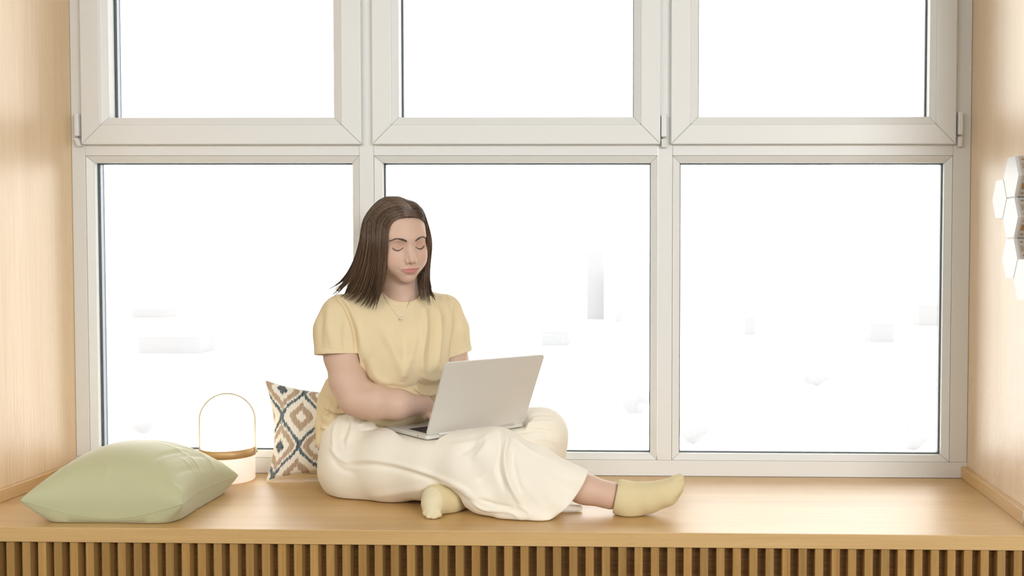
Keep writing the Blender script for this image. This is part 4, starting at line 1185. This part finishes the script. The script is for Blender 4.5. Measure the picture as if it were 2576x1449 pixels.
# ribbed cuff
ang = np.linspace(0, 2 * math.pi, 60, endpoint=False); cc = P(1552, 1245, 0.134); ax = -cutn; u_ = np.cross(ax, [0, 1, 0]); u_ /= np.linalg.norm(u_); v_ = np.cross(ax, u_)
def cuff(name, c, ax, u_, v_, ru, rv, width, mat, par):
    VV, FF = [], []
    prof = [(0.0, 0.0), (0.0016, 0.0012), (0.0016, width - 0.0012), (0.0, width)]
    for a in ang:
        for (o, w) in prof: VV.append(c + u_ * math.cos(a) * (ru + o) + v_ * math.sin(a) * (rv + o) + ax * w - POFF)
    m = len(prof)
    for i in range(len(ang)):
        for q in range(m - 1): FF.append((i * m + q, i * m + q + 1, ((i + 1) % len(ang)) * m + q + 1, ((i + 1) % len(ang)) * m + q))
    return mesh_obj(name, VV, FF, mat, par, True)
cuff('cuff', cc, ax, u_, v_, 0.0408, 0.0405, 0.012, M['sock'], s1)

sk = Sdf()                                        # tucked foot, toes towards us
sk.chain([P(1152, 1256, 0.175), P(1128, 1255, 0.145), P(1100, 1254, 0.125)], (0.034, 0.0380, 0.0370), 0.02)
sk.chain([P(1098, 1254, 0.120), P(1090, 1272, 0.100), P(1085, 1288, 0.085)], (0.033, 0.0265, 0.0170), 0.02)
for (x, y, Y, r) in ((1071, 1290, 0.080, 0.0088), (1080, 1300, 0.072, 0.0098), (1092, 1302, 0.070, 0.0105), (1104, 1295, 0.076, 0.0085)):
    sk.cone(P(1089, 1276, 0.09), P(x, y, Y), 0.017, r, 0.0018)
sk._op('max', lambda p: SEAT_Z + 0.001 - p[:, 2], P(1110, 1290, 0.12), 0.3, 0.006, WORLD)
V, F = sdf_mesh(sk, axis_coords(-0.66, -0.44, 0.0022), axis_coords(0.03, 0.26, 0.0022), axis_coords(SEAT_Z - 0.005, 0.58, 0.0022))
V = relax(V, F, 2, 0.5); V[:, 2] = np.maximum(V[:, 2], SEAT_Z + 0.0008)
s2 = body_part('sock', V, F, M['sock'])
# faded sole: faces turned towards the toes/camera
N = vnormals(V, F); px = project(V); ce = px[F].mean(1); nf = N[F].mean(1)
sole = (((ce - np.array([1086, 1266])) / np.array([27, 40])) ** 2).sum(1) < 1.0
s2.data.materials.append(M['sock_sole']); s2.data.polygons.foreach_set('material_index', (sole & (nf[:, 1] < -0.2)).astype(np.int32)[:len(s2.data.polygons)])

# necklace
ch = [P(955, 727, 0.31), P(963, 740, 0.285), P(980, 768, 0.27), P(1006, 798, 0.262), P(1022, 775, 0.262), P(1036, 745, 0.272), P(1046, 722, 0.29)]
def on_shirt(p, off=0.0010):
    p = np.array(p, float)
    d = p - CAM; d /= np.linalg.norm(d, axis=-1, keepdims=True)
    q = p - d * 0.15
    for _ in range(60):
        h = np.minimum(tee(q), skin(q)) - off
        q = q + d * np.clip(h, -0.01, 0.05)[:, None] * 0.85
    return q
cp = on_shirt(spline(ch, 90))
silver = plain('silver_chain', (0.72, 0.71, 0.69), 0.3, metal=0.9)
nk = tube('necklace', cp - POFF, 0.00042, silver, person, 5)
pd = cp[np.argmin(cp[:, 2])]
bm = bmesh.new(); bmesh.ops.create_uvsphere(bm, u_segments=14, v_segments=10, radius=0.0026)
for v in bm.verts: v.co = Vector((v.co.x, v.co.y * 0.6, v.co.z * 1.6)) + Vector(pd - POFF + np.array([0, -0.0012, -0.0045]))
bm_obj('pendant', bm, silver, nk, True)
print('clothes', round(__import__('time').time() - t0, 1), 's')

# ---- hair
t0 = __import__('time').time()
k = Nodes('brown_hair'); a = k.n('ShaderNodeVertexColor', layer_name='shade')
k.set(color=a.outputs['Color'], rough=0.30, spec=0.6); M['hair'] = k.m
l_ = lambda x, y, z: HEAD.wld((x, y, z))
LG = [
    [l_(.022, -.079, .076), l_(-.008, -.081, .080), l_(-.044, -.066, .064), P(976, 592, .205), P(974, 632, .205), P(970, 680, .222), P(960, 727, .235), P(948, 764, .245), P(943, 786, .245)],
    [l_(.022, -.073, .084), l_(-.018, -.069, .094), l_(-.060, -.048, .068), P(958, 600, .20), P(956, 650, .205), P(950, 700, .22), P(940, 740, .235), P(926, 768, .243), P(918, 778, .245)],
    [l_(.020, -.052, .098), l_(-.030, -.034, .106), l_(-.076, -.012, .064), P(936, 600, .212), P(930, 650, .22), P(920, 700, .235), P(908, 735, .25), P(895, 757, .258), P(886, 764, .26)],
    [l_(.018, -.022, .108), l_(-.035, .000, .110), l_(-.084, .014, .052), P(917, 602, .235), P(908, 650, .242), P(894, 695, .255), P(875, 725, .268), P(858, 740, .278), P(846, 745, .28)],
    [l_(.012, .020, .112), l_(-.030, .045, .106), l_(-.082, .045, .050), P(905, 604, .27), P(891, 652, .272), P(872, 690, .28), P(850, 716, .286), P(834, 727, .29), P(822, 733, .292)],
    [l_(.006, .055, .100), l_(-.028, .090, .075), l_(-.060, .095, .010), P(915, 640, .355), P(905, 690, .37), P(892, 730, .395), P(888, 760, .41), P(885, 790, .425), P(885, 805, .43)],
    [l_(.000, .072, .092), l_(.000, .116, .050), l_(.000, .118, -.020), P(965, 680, .415), P(965, 715, .43), P(965, 745, .445), P(965, 770, .455), P(965, 790, .46), P(965, 805, .465)],
]
RG = [
    [l_(.020, -.075, .079), l_(.046, -.066, .070), l_(.062, -.036, .044), P(1069, 600, .30), P(1066, 645, .315), P(1056, 690, .325), P(1052, 715, .318), P(1056, 738, .30), P(1062, 755, .29)],
    [l_(.017, -.0785, .0775), l_(.044, -.070, .069), l_(.063, -.046, .047), P(1074, 596, .275), P(1076, 640, .29), P(1071, 685, .30), P(1067, 720, .287), P(1067, 745, .28), P(1071, 760, .28)],
    [l_(.017, -.058, .097), l_(.056, -.038, .086), l_(.083, -.006, .048), P(1083, 600, .315), P(1081, 650, .322), P(1078, 700, .312), P(1079, 730, .297), P(1082, 755, .29), P(1085, 772, .29)],
    [l_(.013, -.012, .111), l_(.056, .016, .096), l_(.088, .026, .046), P(1085, 610, .355), P(1080, 660, .355), P(1076, 700, .35), P(1084, 730, .335), P(1092, 748, .33), P(1098, 758, .33)],
    [l_(.004, .050, .102), l_(.040, .080, .072), l_(.064, .080, .010), P(1035, 650, .405), P(1033, 690, .415), P(1035, 725, .43), P(1038, 755, .44), P(1040, 780, .45), P(1040, 795, .455)],
    LG[6],
]
NP = 19
def resample(g): 
    c = spline(g, 80); s = np.concatenate([[0], np.cumsum(np.linalg.norm(np.diff(c, axis=0), axis=1))]); t = np.linspace(0, s[-1], NP)
    return np.stack([np.interp(t, s, c[:, i]) for i in range(3)], 1)
def interp_guides(G, u):
    G = np.array([resample(g) for g in G]); n = len(G); out = np.zeros((len(u), NP, 3))
    Gp = np.concatenate([2 * G[:1] - G[1:2], G, 2 * G[-1:] - G[-2:-1]])
    i = np.clip(u.astype(int), 0, n - 2); f = (u - i)[:, None, None]
    a, b, c, d = Gp[i], Gp[i + 1], Gp[i + 2], Gp[i + 3]
    return 0.5 * (2 * b + (c - a) * f + (2 * a - 5 * b + 4 * c - d) * f ** 2 + (3 * b - a - 3 * c + d) * f ** 3)
def make_strands(G, n, seed, umin=0.0, umax=None, fly=0.0):
    rng = np.random.default_rng(seed); umax = umax or len(G) - 1.001
    u = rng.uniform(umin, umax, n); nc = int(24 * (umax - umin)); cl = np.sort(rng.uniform(umin, umax, nc)); uc = cl[np.abs(u[:, None] - cl[None]).argmin(1)]
    S = interp_guides(G, u); Sc = interp_guides(G, uc)
    t = np.linspace(0, 1, NP)[None, :, None]
    S = S + (Sc - S) * (0.80 * t ** 1.6) * rng.uniform(0.2, 1, (n, 1, 1))
    ctr = HEAD.wld((0, 0.012, 0.0)); ax = ctr + np.array([0, 0.02, 0])
    inward = ax - S; inward[..., 2] *= 0.15; inward /= np.linalg.norm(inward, axis=-1, keepdims=True) + 1e-9
    lay = (rng.uniform(0, 1, n) ** 1.4)[:, None, None]
    S = S + inward * lay * (0.002 + 0.016 * np.sin(np.clip(t * 1.25, 0, 1) * math.pi * 0.9) ** 0.8)
    # waves and end lengths
    ph = rng.uniform(0, 6.28, (n, 1, 1)); am = rng.uniform(0.0003, 0.0014, (n, 1, 1)) * (1 + 3 * fly)
    dirs = rng.normal(0, 1, (n, 1, 3)); S = S + am * t * np.sin(t * rng.uniform(2, 6, (n, 1, 1)) + ph) * dirs
    cph = np.sin(uc * 91.7)[:, None, None]; S = S + 0.0045 * cph * np.sin(t * 5 + uc[:, None, None] * 37) * t * np.array([0.6, 0.7, 0.15])
    S = S + fly * rng.normal(0, 0.010, (n, 1, 3)) * np.clip(t - 0.15, 0, 1) ** 1.2
    for c in np.unique(uc):                         # strands gather into tapering locks
        m = uc == c
        if m.sum() > 3:
            mean = S[m].mean(0, keepdims=True); S[m] += (mean - S[m]) * (0.62 * t ** 3.0) * rng.uniform(0.55, 1, (m.sum(), 1, 1)) * (1 - fly)
    lock = np.sin(uc * 123.4) * 0.5 + 0.5
    cut = (1.0 - 0.20 * lock ** 2) * (1.0 - 0.22 * rng.uniform(0, 1, n) ** 2.0)
    ti = np.linspace(0, 1, NP)
    for i in range(n):
        for q in range(3): S[i, :, q] = np.interp(ti * cut[i], ti, S[i, :, q])
    return S, np.stack([lay[:, 0, 0], np.sin(uc * 57.3) * 0.5 + 0.5], 1)
S1, y1 = make_strands(LG, 4800, 1); S2, y2 = make_strands(RG, 2300, 2)
S3, y3 = make_strands(LG[:5], 40, 3, fly=0.7); S4, y4 = make_strands(RG[:3], 45, 4, fly=0.8)
# fine short hairs that soften the hairline
rng = np.random.default_rng(21); nb_ = 520; hx = rng.uniform(-0.052, 0.056, nb_)
hz = np.interp(np.abs(hx), [0, 0.03, 0.045, 0.056], [0.0765, 0.0725, 0.062, 0.046]) + rng.uniform(-0.0045, 0.003, nb_)
sgn = np.where(hx < 0.020, -1.0, 1.0); tt = np.linspace(0, 1, NP)[None]; ln = rng.uniform(0.018, 0.042, nb_)[:, None]; el = rng.uniform(0.15, 0.75, nb_)[:, None]
bx = hx[:, None] + sgn[:, None] * ln * tt * np.cos(el); bz = hz[:, None] + ln * (tt * np.sin(el) - 0.55 * tt ** 2 * np.cos(el) * (np.abs(hx)[:, None] / 0.05))
by = march_y(head_sdf, bx.ravel(), bz.ravel()).reshape(bx.shape) - 0.0004 - 0.0032 * tt
okb = (by.max(1) < -0.035) & (np.abs(by[:, -1] - by[:, 0]) < 0.035); bx, by, bz = bx[okb], by[okb], bz[okb]; nb_ = int(okb.sum())
S5 = HEAD.wld(np.stack([bx, by, bz], -1)); y5 = np.stack([np.zeros(nb_), rng.uniform(0.3, 0.9, nb_)], 1)
S = np.concatenate([S1, S2, S5, S3, S4]); y3 = np.concatenate([y5, y3]); lay = np.concatenate([y1, y2, y3, y4]); tonec = lay[:, 1:2]; lay = lay[:, 0]; n = len(S); rad0 = np.full(n, 0.00046); rad0[-85:] = 0.00016; rad0[-85 - nb_:-85] = 0.00022
flat = S.reshape(-1, 3)
for it in range(3):                                # keep the strands outside head, neck and shirt
    for sd, marg in ((head_sdf, 0.0022), (skin, 0.0015), (tee, 0.0016)):
        d = sd(flat); m = np.where(d < marg)[0]
        if len(m): flat[m] += sd.grad(flat[m]) * (marg - d[m] + 0.0006)[:, None]
S = flat.reshape(n, NP, 3)
S[:, 1:-1] = 0.5 * S[:, 1:-1] + 0.25 * (S[:, :-2] + S[:, 2:])
# tubes, three sided
T = np.gradient(S, axis=1); T /= np.linalg.norm(T, axis=-1, keepdims=True) + 1e-12
N1 = np.cross(T, np.array([0.31, 0.91, 0.27])); N1 /= np.linalg.norm(N1, axis=-1, keepdims=True) + 1e-12; N2 = np.cross(T, N1)
taper = np.concatenate([[0.8], np.ones(NP - 5), [0.9, 0.75, 0.5, 0.2]])
R_ = (rad0[:, None] * taper[None])[..., None]
VV = np.stack([S + R_ * (math.cos(a_) * N1 + math.sin(a_) * N2) for a_ in (0, 2.094, 4.189)], 2).reshape(-1, 3)
b0 = (np.arange(n)[:, None] * NP + np.arange(NP - 1)[None]).ravel() * 3
FF = np.concatenate([np.stack([b0 + q, b0 + (q + 1) % 3, b0 + 3 + (q + 1) % 3, b0 + 3 + q], 1) for q in range(3)])
rng = np.random.default_rng(9)
shade = np.array((0.105, 0.060, 0.033))[None] * rng.uniform(0.45, 1.35, (n, 1)) * (0.55 + 0.9 * tonec); warm = rng.uniform(0, 1, (n, 1)) ** 6; shade = shade * (1 - warm) + np.array((0.30, 0.185, 0.10)) * warm
# scalp cap under the strands
nu, nv = 90, 60; th = np.linspace(0, 2 * math.pi, nu, endpoint=False); ph = np.linspace(0.02, 2.35, nv)
TH, PH = np.meshgrid(th, ph, indexing='ij'); D = np.stack([np.sin(PH) * np.cos(TH), np.sin(PH) * np.sin(TH), np.cos(PH)], -1).reshape(-1, 3)
c0 = np.array((0, 0.012, 0.025)); r_ = np.full(len(D), 0.14)
for _ in range(40): r_ -= (head_sdf(HEAD.wld(c0 + D * r_[:, None])) / HEAD.sc - 0.0022) * 0.8
Lc = c0 + D * r_[:, None]
line = np.interp(Lc[:, 1], [-0.09, -0.072, -0.055, -0.030, 0.0, 0.03, 0.06, 0.12], [0.077, 0.075, 0.058, 0.02, -0.01, -0.03, -0.065, -0.09])
keep = Lc[:, 2] > line
idx = np.arange(nu * nv).reshape(nu, nv); i2 = np.roll(idx, -1, 0)
CF = np.stack([idx[:, :-1].ravel(), idx[:, 1:].ravel(), i2[:, 1:].ravel(), i2[:, :-1].ravel()], 1); CF = CF[keep[CF].all(1)]
CV = HEAD.wld(Lc); o_ = len(VV)
AV = np.concatenate([VV, CV]); AF = np.concatenate([FF, CF + o_])
hair = body_part('hair', AV, AF, M['hair']); hair['kind'] = 'stuff'
colr = np.ones((len(AV), 4)); colr[:o_, :3] = np.repeat(shade, NP * 3, 0); colr[o_:, :3] = (0.085, 0.052, 0.032)
at = hair.data.color_attributes.new('shade', 'FLOAT_COLOR', 'POINT'); at.data.foreach_set('color', colr.ravel())
print('hair', len(AV), round(__import__('time').time() - t0, 1), 's')

# ------------------------------------------------------------------ the snowy city far below the window
M['snow'] = plain('snow', (0.86, 0.87, 0.88), 0.9)
GZ = -36.0
g = mesh_obj('snowy_ground', [(-900, 15, GZ), (900, 15, GZ), (900, 2600, GZ), (-900, 2600, GZ)], [(0, 1, 2, 3)], M['snow'])
tag(g, kind='structure')
def hazed_mat(name, v): return plain(name, (v, v, v * 1.035), 0.9)  # haze is put into these pale base colours; no haze volume
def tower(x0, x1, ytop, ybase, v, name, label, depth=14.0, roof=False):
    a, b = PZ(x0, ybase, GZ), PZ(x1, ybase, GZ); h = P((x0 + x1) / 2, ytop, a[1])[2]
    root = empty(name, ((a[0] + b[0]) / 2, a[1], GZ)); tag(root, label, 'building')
    m = hazed_mat(name + '_facade', v); w = abs(b[0] - a[0]) / 2; H = h - GZ
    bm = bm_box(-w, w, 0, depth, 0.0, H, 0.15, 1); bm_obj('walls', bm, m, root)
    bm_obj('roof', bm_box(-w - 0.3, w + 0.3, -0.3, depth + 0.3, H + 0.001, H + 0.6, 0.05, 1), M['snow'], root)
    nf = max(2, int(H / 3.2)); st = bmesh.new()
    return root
tower(1474, 1520, 632, 806, 0.258, 'tower_block', 'faint tall tower block painted haze-pale behind the middle pane')
tower(1545, 1566, 690, 812, 0.258, 'tower_block', 'faint slim tower right of the tall one, painted haze-pale')
tower(1872, 1902, 795, 845, 0.252, 'apartment_block', 'small faint block painted haze-pale near the left of the right pane')
tower(2188, 2252, 812, 864, 0.252, 'apartment_block', 'faint broad block painted haze-pale at the right of the right pane')
tower(2310, 2372, 765, 822, 0.252, 'apartment_block', 'faint block painted haze-pale against the right frame')
tower(330, 420, 775, 802, 0.252, 'apartment_block', 'faint low block painted haze-pale high in the left pane')
tower(345, 505, 845, 892, 0.252, 'apartment_block', 'faint long low block painted haze-pale in the left pane')
tower(1360, 1432, 832, 872, 0.252, 'apartment_block', 'faint low block painted haze-pale just above the laptop lid')
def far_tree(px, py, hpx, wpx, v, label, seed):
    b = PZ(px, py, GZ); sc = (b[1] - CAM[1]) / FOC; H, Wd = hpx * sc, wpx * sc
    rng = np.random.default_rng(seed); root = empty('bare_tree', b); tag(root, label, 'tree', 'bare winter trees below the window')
    m = hazed_mat('bare_twigs', v)
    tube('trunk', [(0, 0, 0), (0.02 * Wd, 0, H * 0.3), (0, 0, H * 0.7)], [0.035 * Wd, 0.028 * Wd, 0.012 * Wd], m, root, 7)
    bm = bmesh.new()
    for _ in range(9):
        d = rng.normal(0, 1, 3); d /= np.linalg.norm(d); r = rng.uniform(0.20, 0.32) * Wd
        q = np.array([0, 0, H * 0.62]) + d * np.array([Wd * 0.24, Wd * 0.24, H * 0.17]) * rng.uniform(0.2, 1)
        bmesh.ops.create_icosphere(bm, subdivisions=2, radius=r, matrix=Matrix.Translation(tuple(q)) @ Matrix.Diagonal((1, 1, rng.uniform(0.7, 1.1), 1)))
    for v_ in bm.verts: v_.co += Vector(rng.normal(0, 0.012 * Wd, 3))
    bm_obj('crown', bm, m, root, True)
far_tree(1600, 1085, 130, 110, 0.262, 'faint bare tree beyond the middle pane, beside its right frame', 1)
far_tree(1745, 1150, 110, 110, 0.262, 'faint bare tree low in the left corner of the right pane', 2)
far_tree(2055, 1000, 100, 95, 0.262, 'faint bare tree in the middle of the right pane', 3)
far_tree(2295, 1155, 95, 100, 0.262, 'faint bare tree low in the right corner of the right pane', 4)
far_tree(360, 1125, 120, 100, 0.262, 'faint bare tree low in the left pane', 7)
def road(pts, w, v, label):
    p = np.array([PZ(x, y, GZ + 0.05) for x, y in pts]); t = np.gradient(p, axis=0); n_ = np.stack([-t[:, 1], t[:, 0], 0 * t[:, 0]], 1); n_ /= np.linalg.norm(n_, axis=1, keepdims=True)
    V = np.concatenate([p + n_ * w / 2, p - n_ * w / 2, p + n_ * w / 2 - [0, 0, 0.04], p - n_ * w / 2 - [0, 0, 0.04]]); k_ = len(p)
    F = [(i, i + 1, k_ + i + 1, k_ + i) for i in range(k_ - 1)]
    o = mesh_obj('road', V[:2 * k_], F, hazed_mat('wet_road', v)); o['kind'] = 'structure'; o['label'] = label
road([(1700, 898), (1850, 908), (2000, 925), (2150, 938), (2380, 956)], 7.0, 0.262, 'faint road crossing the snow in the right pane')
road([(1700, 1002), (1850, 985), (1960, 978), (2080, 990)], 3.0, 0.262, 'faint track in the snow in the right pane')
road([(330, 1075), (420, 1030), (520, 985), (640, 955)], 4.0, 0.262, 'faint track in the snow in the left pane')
